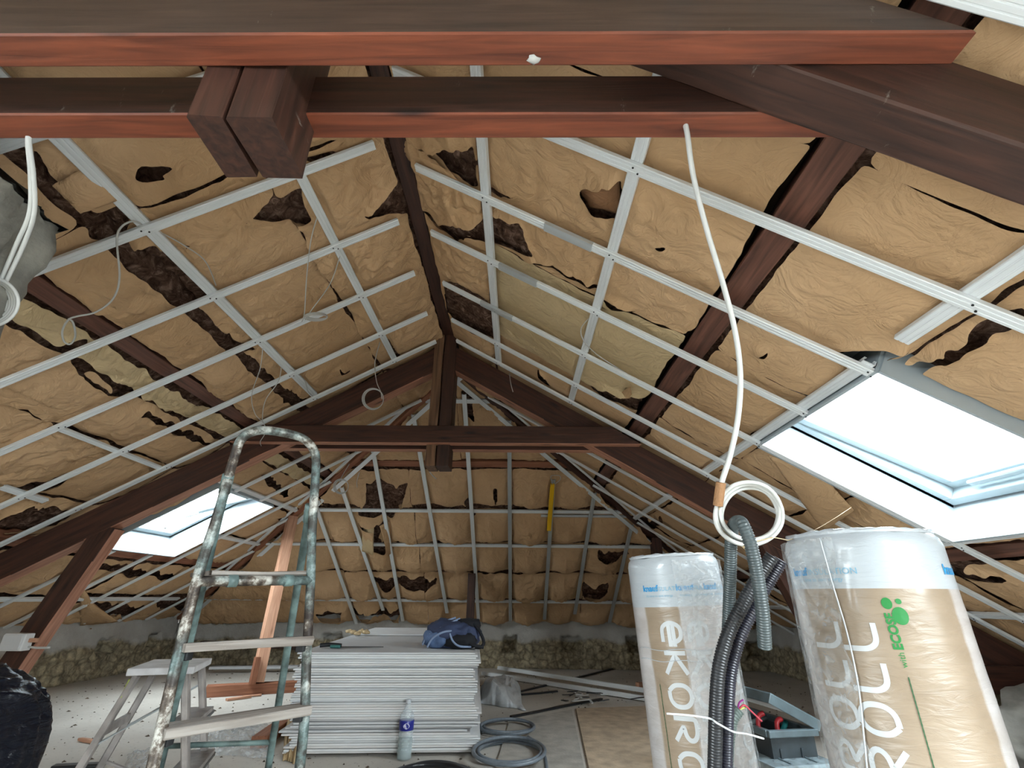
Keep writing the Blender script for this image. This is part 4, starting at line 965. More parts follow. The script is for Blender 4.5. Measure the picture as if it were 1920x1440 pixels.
# ============================================================ small step stool
def stool():
    H = 0.66; rn, fn, ff, rf = on_z(257, 1252, H), on_z(341, 1254, H), on_z(379, 1236, H), on_z(317, 1232, H)
    c = (rn+fn+ff+rf)/4; wdir = (ff-fn); wdir.z = 0; wdir.normalize(); sdir = Vector((wdir.y, -wdir.x, 0))
    root = empty('step_stool', (c.x, c.y, 0)); root.rotation_euler = (0, 0, math.atan2(sdir.y, sdir.x))
    # local: x toward the steps, y across
    al = simple('greyed paint-stained wood', (0.30, 0.27, 0.255), 0.6, noise=0.35, nscale=14, bmp=0.2); alt = simple('pale paint-stained top', (0.58, 0.57, 0.58), 0.6, noise=0.2, nscale=12)
    W = 0.30
    def leg(p, q_, w_, t_, nm='leg', mt=al):
        o = beam(nm, p, q_, w_, t_, mt, None, up=(0, 1, 0)); o.parent = root; return o
    o = box('top_board', (0, 0, H-0.013), (0.235, W+0.02, 0.026), alt, root, 0.004)
    for sy in (-1, 1):
        leg((0.25, sy*(W/2+0.02), 0.0), (0.085, sy*(W/2-0.02), H-0.028), 0.022, 0.05)
        leg((-0.29, sy*(W/2+0.02), 0.0), (-0.085, sy*(W/2-0.02), H-0.028), 0.022, 0.045)
        leg((0.215, sy*(W/2-0.012), 0.13), (-0.20, sy*(W/2-0.005), 0.30), 0.012, 0.022, 'side_brace')
        leg((0.10, sy*(W/2-0.03), 0.56), (-0.17, sy*(W/2-0.012), 0.40), 0.006, 0.018, 'folding_stay', M['zinc_d'])
    for i, zz in enumerate((0.14, 0.30, 0.46)):
        x = 0.25-0.165*zz/(H-0.028); box('tread', (x-0.01, 0, zz), (0.10, W-0.02+0.05*(1-zz), 0.02), al, root, 0.003)
        box('tread_rod', (x+0.035, 0, zz-0.014), (0.014, W+0.06, 0.014), M['black'], root, 0.002)
    for zz in (0.2, 0.45):
        x = -0.29+0.205*zz/(H-0.028); box('rear_rail', (x, 0, zz), (0.016, W-0.01, 0.03), al, root, 0.002)
    tube('clamp_mark', [(-0.10, -W/2+0.01, H-0.04), (-0.11, -W/2+0.0, H-0.10)], 0.008, simple('yellow green tape', (0.45, 0.55, 0.10), 0.6), root)
    tag(root, 'small wooden step stool with a pale top, behind the tall stepladder', 'step stool')
stool()

# ============================================================ insulation rolls
def roll_mat(name, tan_a, tan_b, film_lo, zband, H):
    """kraft brown lining under a milky printed film; band of white near the top"""
    m, nt, b = new_mat(name)
    tc = nt.nodes.new('ShaderNodeTexCoord'); sp = nt.nodes.new('ShaderNodeSeparateXYZ'); nt.links.new(tc.outputs['Object'], sp.inputs[0])
    at = nt.nodes.new('ShaderNodeMath'); at.operation = 'ARCTAN2'; nt.links.new(sp.outputs[1], at.inputs[0]); nt.links.new(sp.outputs[0], at.inputs[1])
    n1 = N(nt, 'ShaderNodeTexNoise', Scale=7.0, Detail=5.0); mp = nt.nodes.new('ShaderNodeMapping'); mp.inputs['Scale'].default_value = (1, 1, 2.4)
    nt.links.new(tc.outputs['Object'], mp.inputs[0]); nt.links.new(mp.outputs[0], n1.inputs['Vector'])
    base = ramp(nt, [(0.3, (0.31, 0.235, 0.165)), (0.7, (0.37, 0.285, 0.205))], n1.outputs[0])
    milky = ramp(nt, [(0.3, (0.46, 0.42, 0.40)), (0.7, (0.58, 0.55, 0.545))], n1.outputs[0])
    # inside the stripe between angles tan_a..tan_b the brown shows
    ad = nt.nodes.new('ShaderNodeMath'); ad.operation = 'MULTIPLY_ADD'; ad.inputs[1].default_value = 0.10; ad.inputs[2].default_value = -0.05; nt.links.new(n1.outputs[0], ad.inputs[0])
    an = nt.nodes.new('ShaderNodeMath'); an.operation = 'ADD'; nt.links.new(at.outputs[0], an.inputs[0]); nt.links.new(ad.outputs[0], an.inputs[1])
    mr = nt.nodes.new('ShaderNodeMapRange'); mr.inputs[1].default_value = tan_a-0.06; mr.inputs[2].default_value = tan_a; nt.links.new(an.outputs[0], mr.inputs[0])
    mr2 = nt.nodes.new('ShaderNodeMapRange'); mr2.inputs[1].default_value = tan_b; mr2.inputs[2].default_value = tan_b+0.06; mr2.inputs[3].default_value = 1; mr2.inputs[4].default_value = 0; nt.links.new(an.outputs[0], mr2.inputs[0])
    mu = nt.nodes.new('ShaderNodeMath'); mu.operation = 'MULTIPLY'; nt.links.new(mr.outputs[0], mu.inputs[0]); nt.links.new(mr2.outputs[0], mu.inputs[1])
    mx = nt.nodes.new('ShaderNodeMix'); mx.data_type = 'RGBA'; nt.links.new(mu.outputs[0], mx.inputs[0]); nt.links.new(milky.outputs[0], mx.inputs[6]); nt.links.new(base.outputs[0], mx.inputs[7])
    gt = nt.nodes.new('ShaderNodeMath'); gt.operation = 'GREATER_THAN'; gt.inputs[1].default_value = zband; nt.links.new(sp.outputs[2], gt.inputs[0])
    m2 = nt.nodes.new('ShaderNodeMix'); m2.data_type = 'RGBA'; m2.inputs[7].default_value = (0.50, 0.545, 0.585, 1); nt.links.new(gt.outputs[0], m2.inputs[0]); nt.links.new(mx.outputs[2], m2.inputs[6])
    nt.links.new(m2.outputs[2], b.inputs['Base Color'])
    b.inputs['Roughness'].default_value = 0.32; b.inputs['Coat Weight'].default_value = 0.5; b.inputs['Coat Roughness'].default_value = 0.12
    n2 = N(nt, 'ShaderNodeTexNoise', Scale=9.0, Detail=6.0, Distortion=1.2); mp2 = nt.nodes.new('ShaderNodeMapping'); mp2.inputs['Scale'].default_value = (1, 1, 4.5)
    nt.links.new(tc.outputs['Object'], mp2.inputs[0]); nt.links.new(mp2.outputs[0], n2.inputs['Vector']); bump(nt, b, n2.outputs[0], 0.45, 0.012)
    return m
M['ink_w'] = simple('pale printed ink', (0.60, 0.62, 0.635), 0.35)
M['ink_b'] = simple('blue printed ink', (0.03, 0.30, 0.62), 0.4)
M['ink_lb'] = simple('light blue printed ink', (0.20, 0.45, 0.62), 0.4)
M['ink_g'] = simple('green printed ink', (0.02, 0.22, 0.05), 0.4)
M['ink_k'] = simple('dark green printed line', (0.03, 0.10, 0.04), 0.5)
M['film_w'] = simple('bunched white film', (0.56, 0.60, 0.64), 0.25, noise=0.06, bmp=0.6, bscale=40, coat=0.4)
GL = {'E': [[(0.95, 0.45), (0.95, 0.62), (0.75, 0.95), (0.25, 0.95), (0.05, 0.62), (0.05, 0.38), (0.25, 0.05), (0.92, 0.05)], [(0.05, 0.60), (1.12, 0.60)], [(0.05, 0.40), (1.12, 0.40)]],
      'K': [[(0.05, 0), (0.05, 1)], [(0.95, 1), (0.12, 0.5), (0.95, 0)]],
      'O': [[(0.3, 0), (0.7, 0), (0.95, 0.25), (0.95, 0.75), (0.7, 1), (0.3, 1), (0.05, 0.75), (0.05, 0.25), (0.3, 0)]],
      'R': [[(0.05, 0), (0.05, 1), (0.65, 1), (0.93, 0.85), (0.93, 0.6), (0.65, 0.45), (0.3, 0.45), (0.95, 0)]],
      'L': [[(0.05, 1), (0.05, 0.25), (0.25, 0), (0.95, 0)]]}
def cylp(rf, a, z, e=0.0): r = rf(a, z)+e; return (r*math.cos(a), r*math.sin(a), z)
def stroke_text(name, text, rf, parent, mat, a0, z0, adv, height, th, mode, size=None):
    """letters drawn as bent ribbons on the roll; mode -1 reads downward, +1 reads upward"""
    V = []; Fc = []
    for i, ch in enumerate(text):
        for st in GL[ch]:
            P = [Vector((x*adv*0.74+i*adv, y*height, 0)) for x, y in st]
            Q = []
            for a, b_ in zip(P, P[1:]):
                n = max(2, int((b_-a).length/0.006)); Q += [a.lerp(b_, k/n) for k in range(n)]
            Q.append(P[-1])
            # round the corners
            for _k in range(6): Q = [Q[0]]+[(Q[j-1]+Q[j]*2+Q[j+1])/4 for j in range(1, len(Q)-1)]+[Q[-1]]
            base = len(V)
            for j, p in enumerate(Q):
                d = (Q[min(j+1, len(Q)-1)]-Q[max(j-1, 0)]); d.normalize(); nn = Vector((-d.y, d.x, 0))*th/2
                for s_ in (-1, 1):
                    pp = p+nn*s_
                    if mode < 0: a = a0+pp.y/rf.r; z = z0-pp.x      # downwards: letter tops face +a
                    else: a = a0-pp.y/rf.r; z = z0+pp.x
                    V.append(cylp(rf, a, z, 0.0012))
            for j in range(len(Q)-1): Fc.append((base+2*j, base+2*j+1, base+2*j+3, base+2*j+2))
    return pydata(name, V, Fc, mat, parent, True)
def font_text(name, text, rf, parent, mat, a0, z0, size, rot=0, e=0.0014, bold=0.0):
    cu = bpy.data.curves.new('t', 'FONT'); cu.body = text; cu.size = size; cu.resolution_u = 3; cu.offset = bold
    o = bpy.data.objects.new('t', cu); COL.objects.link(o); dg = bpy.context.evaluated_depsgraph_get(); me = bpy.data.meshes.new_from_object(o.evaluated_get(dg))
    bpy.data.objects.remove(o); bm = bmesh.new(); bm.from_mesh(me); bmesh.ops.triangulate(bm, faces=bm.faces)
    bmesh.ops.subdivide_edges(bm, edges=[e_ for e_ in bm.edges if e_.calc_length() > 0.012], cuts=2, use_grid_fill=False)
    for v in bm.verts:
        x, y = v.co.x, v.co.y
        if rot == 0: a = a0+x/rf.r; z = z0+y
        else: a = a0-y/rf.r; z = z0+x
        v.co = cylp(rf, a, z, e)
    m2 = bpy.data.meshes.new(name); bm.to_mesh(m2); bm.free(); return link(name, m2, mat, parent)
class RF:
    def __init__(s, r, seed, H): s.r = r; s.seed = seed; s.H = H
    def __call__(s, a, z):
        x = np.array([math.cos(a)*1.3+s.seed]); y = np.array([math.sin(a)*1.3+z*1.2])
        w_ = np.array([math.cos(a)*3+s.seed]); y2 = np.array([math.sin(a)*3+z*14])
        return s.r*(1+0.018*float(pn(x, y, 3)[0])+0.006*float(pn(w_, y2, 9)[0]))
def roll(name, loc, r, H, lean, face, seed, label, kind):
    rf = RF(r, seed, H); root = empty(name, loc); n, nz = 72, 60; V = []; Fc = []
    prof = [(0.0, 0.93), (0.004, 0.985)]+[(z, 1.0) for z in np.linspace(0.02, H-0.035, nz)]+[(H-0.015, 0.975), (H-0.004, 0.93)]
    for z, k in prof:
        for j in range(n):
            a = 2*math.pi*j/n; p = cylp(rf, a, z); V.append((p[0]*k, p[1]*k, z+(0.008*float(pn(np.array([a*2.0]), np.array([seed*1.0]), 4)[0]) if z > H-0.05 else 0)))
    m_ = len(prof)
    for i in range(m_-1):
        for j in range(n): Fc.append((i*n+j, i*n+(j+1) % n, (i+1)*n+(j+1) % n, (i+1)*n+j))
    Fc.append(tuple(range(n-1, -1, -1)))
    body = pydata('wrapped_body', V, Fc, M['roll_'+kind], root, True)
    # bunched, frayed top of the film
    V = []; Fc = []
    rings = [(0.93, H-0.004), (0.95, H+0.006), (0.80, H+0.010), (0.55, H+0.002), (0.25, H-0.008), (0.05, H-0.012)]
    for k, (rr, z) in enumerate(rings):
        for j in range(n):
            a = 2*math.pi*j/n; jz = 0.010*float(fbm(np.array([a*7.0]), np.array([k*1.3+seed]), 6, 3)[0]); V.append((r*rr*math.cos(a), r*rr*math.sin(a), z+(jz if k else 0)))
    for i in range(len(rings)-1):
        for j in range(n): Fc.append((i*n+j, i*n+(j+1) % n, (i+1)*n+(j+1) % n, (i+1)*n+j))
    Fc.append(tuple((len(rings)-1)*n+j for j in range(n)))
    pydata('film_top', V, Fc, M['film_w'], root, True)
    tag(root, label, 'insulation roll', 'wrapped insulation rolls')
    root.rotation_euler = lean
    return root, rf, body
fa = lambda loc: math.atan2(-loc[1], -loc[0])    # angle on the roll facing the photographer
r1 = (0.782, 2.42, 0.0); f1 = fa(r1)
M['roll_a'] = roll_mat('milky film over brown lining', f1-0.38, f1+0.17, 0, 0.905, 1.12)
M['roll_a'] = roll_mat('milky film over brown lining', f1-0.72, f1-0.02, 0, 0.905, 1.12)
root1, rf1, _b = roll('insulation_roll', r1, 0.203, 1.11, (0, R(-2.6), 0), f1, 2.0, 'smaller-looking film-wrapped insulation roll leaning at centre right, behind the black conduits', 'a')
stroke_text('printed_letters', 'EKOROLL', rf1, root1, M['ink_w'], f1-0.42, 0.85, 0.112, 0.085, 0.016, -1)
stroke_text('printed_letters', 'EKOROLL', rf1, root1, M['ink_w'], f1+0.12, 0.85, 0.112, 0.085, 0.016, -1)
stroke_text('printed_letters', 'EKOROLL', rf1, root1, M['ink_w'], f1+0.95, 0.70, 0.112, 0.085, 0.014, -1)
for a in (f1-0.72, f1+0.02, f1+0.62):
    font_text('printed_name', 'knauf', rf1, root1, M['ink_b'], a, 0.968, 0.034, 0, 0.0014, 0.0012)
    font_text('printed_name', 'INSULATION', rf1, root1, M['ink_lb'], a+0.26, 0.968, 0.024, 0)
    font_text('printed_note', "it's time to save energy", rf1, root1, M['ink_lb'], a+0.06, 0.945, 0.013, 0)
r2 = (1.085, 1.61, 0.0); f2 = fa(r2)
M['roll_b'] = roll_mat('brown lining under clear film', f2-0.9, f2+0.98, 0, 0.962, 1.12)
root2, rf2, _b = roll('insulation_roll', r2, 0.208, 1.115, (0, 0, 0), f2, 5.0, 'larger-looking film-wrapped insulation roll standing at right under the near skylight', 'b')
stroke_text('printed_letters', 'EKOROLL', rf2, root2, M['ink_w'], f2-0.07, 0.905-0.095*7, 0.095, 0.082, 0.013, 1)
stroke_text('printed_letters', 'EKOROLL', rf2, root2, M['ink_w'], f2-0.50, 0.905-0.095*7, 0.095, 0.082, 0.013, 1)
font_text('printed_name', 'knauf', rf2, root2, M['ink_b'], f2-1.08, 1.0, 0.030, 0, 0.0014, 0.0012); font_text('printed_name', 'INSULATION', rf2, root2, M['ink_lb'], f2-0.75, 1.0, 0.024, 0)
font_text('printed_note', "it's time to save energy", rf2, root2, M['ink_lb'], f2-0.95, 0.982, 0.015, 0)
font_text('printed_name', 'knauf', rf2, root2, M['ink_b'], f2+1.02, 1.0, 0.036, 0, 0.0014, 0.0012)
font_text('eco_mark', 'with', rf2, root2, M['ink_g'], f2+0.175, 0.775, 0.020, 1); font_text('eco_mark', 'ECOSE', rf2, root2, M['ink_g'], f2+0.18, 0.815, 0.029, 1, 0.0014, 0.0012)
def disc(name, rf, root, a0, z0, ra, mat, sy=1.0):
    V = [cylp(rf, a0, z0, 0.0015)]+[cylp(rf, a0+ra*math.cos(t)/rf.r, z0+ra*sy*math.sin(t), 0.0015) for t in np.linspace(0, 2*math.pi, 20, endpoint=False)]
    return pydata(name, V, [(0, i+1, (i+1) % 20+1) for i in range(20)], mat, root)
disc('leaf_mark', rf2, root2, f2+0.25, 0.895, 0.018, M['ink_g'], 1.2); disc('leaf_mark', rf2, root2, f2+0.14, 0.925, 0.012, M['ink_g'], 1.2); disc('leaf_mark', rf2, root2, f2+0.27, 0.93, 0.007, M['ink_g'])
def dash_line(rf, root, a0, z0, z1, n):
    V = []; Fc = []
    for i in range(n+1):
        z = z0+(z1-z0)*i/n
        for s_ in (-1, 1): V.append(cylp(rf, a0+s_*0.0011/rf.r*(1+0.5*(i % 2)), z, 0.0015))
    for i in range(n): Fc.append((2*i, 2*i+1, 2*i+3, 2*i+2))
    pydata('printed_rule', V, Fc, M['ink_k'], root)
dash_line(rf2, root2, f2+0.15, 0.755, 0.40, 60); dash_line(rf2, root2, f2+0.62, 0.50, 0.1, 60); dash_line(rf1, root1, f1-0.62, 0.62, 0.30, 50)
font_text('eco_mark', 'with ECOSE', rf1, root1, M['ink_g'], f1-0.60, 0.14, 0.026, 1)
# wrinkled clear film overlapping the left half of the large roll, and the right half of the small one
def film_wrap(rf, root, a0, a1, z0, z1, edge, seed, amp=0.004):
    na, nz = 46, 150; A, Z = np.meshgrid(np.linspace(0, 1, na), np.linspace(z0, z1, nz)); V = []; 
    for i in range(nz):
        ed = a1+edge*float(fbm(np.array([Z[i, 0]*2.2]), np.array([seed*1.0]), 7, 3)[0])
        for j in range(na):
            a = a0+(ed-a0)*A[i, j]; z = Z[i, j]
            k = amp*(1.1+float(crumple(np.array([a*5.0]), np.array([z*9.0]), int(seed))[0]))+0.003*(A[i, j] > 0.96)
            V.append(cylp(rf, a, z, 0.0025+max(0, k)))
    F_ = [(i*na+j, i*na+j+1, (i+1)*na+j+1, (i+1)*na+j) for i in range(nz-1) for j in range(na-1)]
    return pydata('film_overlap', V, F_, M['film'], root, True)
film_wrap(rf2, root2, f2-1.5, f2-0.38, 0.02, 1.10, 0.5, 3, 0.0035)
film_wrap(rf1, root1, f1+0.02, f1+1.5, 0.02, 1.09, 0.12, 6, 0.002)
tube('shrink_cord', [cylp(rf2, f2-0.42+0.25*math.sin(k*0.9)*(k/9.0), 1.10-k*0.125, 0.010) for k in range(9)], 0.0022, M['film_w'], root2, 6)
for z_ in (0.745, 0.705): tube('tape_crease', [cylp(rf1, f1-1.1+k*0.22, z_+0.004*math.sin(k*1.7), 0.004) for k in range(12)], 0.0014, M['film_w'], root1, 5)

# ============================================================ conduits, cables
def D(P, d=None): return [dpt(*p) for p in P]
def to_floor(P, drop=True):
    e, e2 = P[-1], P[-2]; t = (0.03-e.z)/(e.z-e2.z); P.append(e+(e-e2)*t*0.5+Vector((0, 0, 0))); P.append(Vector((P[-1].x+0.0, P[-1].y+0.02, 0.03))); return P
P = D([(1434, 1213, 1.10), (1430, 1150, 1.10), (1420, 1080, 1.11), (1407, 1020, 1.12), (1393, 985, 1.14), (1385, 978, 1.17), (1376, 985, 1.20), (1371, 1010, 1.22), (1369, 1080, 1.23), (1366, 1160, 1.24), (1362, 1260, 1.24), (1362, 1360, 1.22), (1360, 1440, 1.20)])
M['c_grey'] = M['grey_conduit']
tag(corrugated('grey_conduit', to_floor(P), 0.0155, M['grey_conduit'], pitch=0.0062, depth=0.002), 'grey corrugated conduit bent into a hook over the white cable coil', 'conduit', 'corrugated conduits')
P = D([(1448, 1042, 1.17), (1420, 1085, 1.17), (1392, 1135, 1.16), (1365, 1190, 1.15), (1349, 1250, 1.14), (1343, 1320, 1.13), (1340, 1440, 1.12)])
tag(corrugated('black_conduit', to_floor(P), 0.0165, M['black'], pitch=0.0066, depth=0.002), 'black corrugated conduit, left one of the tied pair before the smaller roll', 'conduit', 'corrugated conduits')
P = D([(1464, 1050, 1.20), (1438, 1095, 1.20), (1410, 1145, 1.19), (1386, 1195, 1.18), (1370, 1255, 1.17), (1364, 1320, 1.16), (1360, 1440, 1.15)])
tag(corrugated('black_conduit', to_floor(P), 0.0165, simple('black ribbed plastic', (0.022, 0.022, 0.035), 0.3), pitch=0.0062, depth=0.0026), 'black ribbed conduit, right one of the tied pair, glinting along its edge', 'conduit', 'corrugated conduits')
P = D([(1384, 1330, 1.20), (1372, 1350, 1.19), (1365, 1390, 1.18), (1362, 1440, 1.17)])
tag(corrugated('grey_conduit', to_floor(P), 0.0155, simple('greenish grey conduit plastic', (0.10, 0.13, 0.12), 0.4), pitch=0.0062, depth=0.002), 'short greenish grey conduit with wires sticking out, tied beside the black pair', 'conduit', 'corrugated conduits')
for k, (c_, P) in enumerate((((0.5, 0.05, 0.08), [(1384, 1332, 1.20), (1395, 1322, 1.20), (1410, 1335, 1.21), (1428, 1352, 1.22)]), ((0.25, 0.02, 0.2), [(1383, 1333, 1.20), (1386, 1318, 1.20), (1394, 1312, 1.20)]), ((0.45, 0.5, 0.12), [(1384, 1332, 1.20), (1392, 1328, 1.2), (1398, 1326, 1.21)]))):
    tag(tube('electric_wire', D(P), 0.0022, simple('wire %d' % k, c_, 0.4), seg=6), ('pinkish red', 'purple', 'yellow green')[k]+' electric wire sticking out of the short grey conduit', 'wire', 'wires at the short conduit')
tag(tube('cable_tie', D([(1250, 1338, 1.10), (1290, 1341, 1.10), (1330, 1347, 1.10), (1345, 1356, 1.085), (1375, 1372, 1.12), (1400, 1376, 1.13), (1432, 1385, 1.14)]), 0.0022, M['ink_w'], seg=6), 'long white cable tie around the black conduits with both tails sticking out', 'cable tie')
# the thick cable hanging from the collar beam and its coil
top = on_y(1286, 240, 0.87)
P = [Vector((top.x, top.y, 2.075)), Vector((top.x+0.003, top.y+0.005, 2.03))]+D([(1300, 330, 1.24), (1325, 430, 1.24), (1355, 530, 1.23), (1378, 620, 1.23), (1388, 700, 1.22), (1384, 780, 1.22), (1370, 850, 1.21), (1353, 905, 1.20), (1350, 930, 1.20)])
root = empty('hanging_cable', (top.x, top.y, 2.06))
def rel(P): return [Vector(p)-root.location for p in P]
tube('cable_drop', rel(P), 0.0068, M['cable'], root, 10, 10)
for k in range(5):
    c = dpt(1404+k*0.8, 964+1.5*k, 1.19+0.008*k); ra = 63-(0, 7, 3, 10, 5)[k]; ph = k*0.7
    tube('coil_turn', rel([dpt(1404+(0, 3, -3, 2, -1)[k]+ra*math.cos(t+ph)*(1+0.03*math.sin(3*t)), 963+(0, -3, 2, 1, -1)[k]+(ra-1.5)*math.sin(t+ph)*(0.96), 1.19+0.006*math.sin(2*t+k)+0.004*k) for t in np.linspace(0, 2*math.pi, 20, endpoint=False)]), 0.0052, M['cable'], root, 8, 4, True)
tube('tape_wrap', rel(D([(1352, 905, 1.19), (1349, 925, 1.19), (1346, 948, 1.19)])), 0.0125, M['paper_dark'], root, 8)
tube('tie_cord', rel(D([(1346, 925, 1.19), (1350, 965, 1.19), (1352, 990, 1.2), (1395, 1028, 1.19), (1402, 1030, 1.18), (1396, 1022, 1.18), (1440, 1010, 1.19), (1452, 1008, 1.2), (1478, 1013, 1.3)])), 0.0012, M['paper_old'], root, 5)
tag(root, 'thick white cable hanging from the near collar beam, ending in a coil before the rolls', 'cable')
tag(tube('string', [dpt(1478, 1013, 1.50), dpt(1515, 1000, 1.7), dpt(1560, 975, 2.0), px_slope('R', 1598, 950, -0.01)], 0.0012, M['paper_old'], seg=5), 'thin string running from the large roll up to the sloping ceiling', 'string')
# cable bundle hanging before the masonry at upper left
root = empty('cable_bundle', dpt(10, 500, 1.5))
rel = lambda P: [Vector(p)-root.location for p in P]
for k in range(2):
    tube('cable_run', rel([dpt(52+k*3, 255, 1.30)+Vector((0, 0, 0.03)), dpt(52+k*3, 262, 1.30), dpt(57+k*6, 330, 1.33), dpt(55+k*9, 400, 1.36), dpt(30+k*14, 460, 1.4), dpt(-5+k*10, 540, 1.42)]), 0.0055, M['cable'], root, 8)
for k in range(6):
    tube('coil_turn', rel([dpt(-24-k*1.5+(58-k*3)*math.cos(t), 566+(46-k*2.5)*math.sin(t), 1.40+0.007*k) for t in np.linspace(0, 2*math.pi, 16, endpoint=False)]), 0.005, M['cable'], root, 7, 4, True)
tag(root, 'bundle of white cables dropping past the rough masonry at the upper left edge', 'cable')
# thin cables on the slopes
def slope_cable(s, pts, r, label, n=8, coil=None, name='thin_cable'):
    P = [px_slope(s, x, y, h) for x, y, h in pts]; root = empty(name, P[0])
    tube('cable_run', [p-P[0] for p in P], r, M['cable'], root, 7, n)
    if coil:
        x, y, ra, rb, h, turns = coil
        for k in range(turns):
            tube('coil_turn', [px_slope(s, x+k*1.2+(ra-k*1.5)*math.cos(t), y+(rb-k*1.5)*math.sin(t), h-0.006*k)-P[0] for t in np.linspace(0, 2*math.pi, 14, endpoint=False)], r, M['cable'], root, 6, 4, True)
    return tag(root, label, 'cable', 'thin cables hanging from the ceiling')
def free_cable(P, r, label, coil=None):
    root = empty('thin_cable', P[0]); tube('cable_run', [p-P[0] for p in P], r, M['cable'], root, 7)
    if coil:
        x, y, ra, d, n = coil
        for k in range(n): tube('coil_turn', [dpt(x+k+(ra-k)*math.cos(t), y+(ra-k)*math.sin(t), d+0.006*k)-P[0] for t in np.linspace(0, 2*math.pi, 12, endpoint=False)], r, M['cable'], root, 6, 4, True)
    tag(root, label, 'cable', 'thin cables hanging from the ceiling')
slope_cable('L', [(270, 423, .03), (250, 415, -.01), (228, 425, -.03), (219, 450, -.06), (224, 520, -.12), (212, 560, -.15), (180, 585, -.17), (145, 593, -.18), (128, 600, -.18), (117, 620, -.18), (120, 640, -.18), (132, 645, -.18), (141, 630, -.18), (137, 605, -.18), (128, 598, -.18)], 0.0042, 'thin white cable ending in a small loop, at left below the second rail')
slope_cable('L', [(300, 435, .05), (345, 460, .0), (385, 490, -.01), (405, 535, .05)], 0.003, 'short white cable arching beside the rail on the left slope')
slope_cable('L', [(597, 400, .04), (583, 450, -.03), (575, 520, -.1), (571, 585, -.16), (566, 603, -.17)], 0.003, 'white cable on the left slope ending in a flat horizontal bundle', coil=(592, 594, 22, 8, -.17, 4))
slope_cable('L', [(640, 470, .04), (620, 530, -.05), (585, 580, -.14), (572, 600, -.17)], 0.003, 'second white cable meeting the flat bundle on the left slope')
slope_cable('L', [(493, 645, .04), (488, 690, -.05), (472, 740, -.1), (478, 775, -.14), (495, 795, -.16), (497, 812, -.17), (488, 828, -.18), (490, 836, -.18)], 0.0028, 'left of two thin cables dangling just above the ladder hoop')
slope_cable('L', [(528, 682, .04), (522, 715, -.04), (498, 750, -.1), (492, 785, -.15), (498, 800, -.16)], 0.0028, 'right of two thin cables dangling just above the ladder hoop')
slope_cable('L', [(540, 688, .03), (570, 712, -.01), (578, 735, .0), (590, 745, .03)], 0.003, 'short white cable curling at the foot of the rail before the far rafter')
free_cable([px_slope('L', 712, 642, .02), on_y(703, 680, 3.6), on_y(706, 715, 3.6), on_y(714, 735, 3.6), on_y(716, 748, 3.6)], 0.0036, 'white cable ending in a round coil before the far rafter left of the king post', coil=(699, 748, 20, (on_y(699, 748, 3.6)-CAM).dot(_F), 3))
slope_cable('R', [(1110, 592, .05), (1090, 615, .0), (1095, 640, -.01), (1120, 665, .0), (1150, 685, .03), (1175, 700, .05)], 0.003, 'thin cable stretched across the right slope beside the second rail')
free_cable([on_y(955, 700, 3.76), on_y(958, 720, 3.72), on_y(962, 735, 3.74)], 0.003, 'short cable tail crossing the right far rafter beside the king post')
free_cable([px_slope('H', 655, 870, -.02), px_slope('H', 640, 895, -.05), px_slope('H', 636, 905, -.06)], 0.004, 'cable ending in a small coil at the left hip under the collar beam', coil=(639, 912, 14, 5.0, 3))
free_cable([px_slope('H', 802, 850, .05), px_slope('H', 800, 872, -.02), px_slope('H', 808, 888, -.06), px_slope('H', 818, 898, -.06)], 0.006, 'short white cable hanging left of the king post end under the collar beam')
free_cable([px_slope('H', 674, 885, -.01), px_slope('H', 669, 905, -.02), px_slope('H', 672, 925, -.01)], 0.004, 'short pair of white cable ends beside the brown wool patch')

# yellow level hung on the far slope
a, b_ = px_slope('H', 1036, 908, -0.03), px_slope('H', 1029, 994, -0.03); root = empty('spirit_level', (a+b_)/2)
o = beam('level_body', a-root.location, b_-root.location, 0.052, 0.024, simple('yellow lacquer', (0.78, 0.45, 0.01), 0.35), None, up=(0, -1, 0.2)); o.parent = root
tube('hanging_loop', [a-root.location, px_slope('H', 1033, 893, -.03)-root.location, px_slope('H', 1049, 892, -.03)-root.location, px_slope('H', 1050, 900, -.03)-root.location, a-root.location+Vector((0.02, 0, 0))], 0.004, M['cable'], root, 6)
tag(root, 'yellow spirit level hanging on a channel of the far end slope', 'level')
# junction box on the left strut
c = on_y(38, 1203, 3.68); root = empty('junction_box', c)
box('box_body', (0, -0.02, 0), (0.15, 0.07, 0.105), simple('white box plastic', (0.72, 0.72, 0.72), 0.4), root, 0.006); box('box_lid', (-0.005, -0.059, 0), (0.135, 0.008, 0.092), simple('off white lid plastic', (0.62, 0.62, 0.63), 0.4), root, 0.004)
tube('cable_stub', [(0.08, -0.01, -0.03), (0.14, -0.01, -0.035), (0.22, 0.0, -0.035)], 0.007, M['cable'], root); box('terminal', (0.10, -0.01, 0.01), (0.05, 0.03, 0.025), M['new_wood'], root)
tag(root, 'white junction box fixed on the strut at the left edge above the rubbish bag', 'junction box')
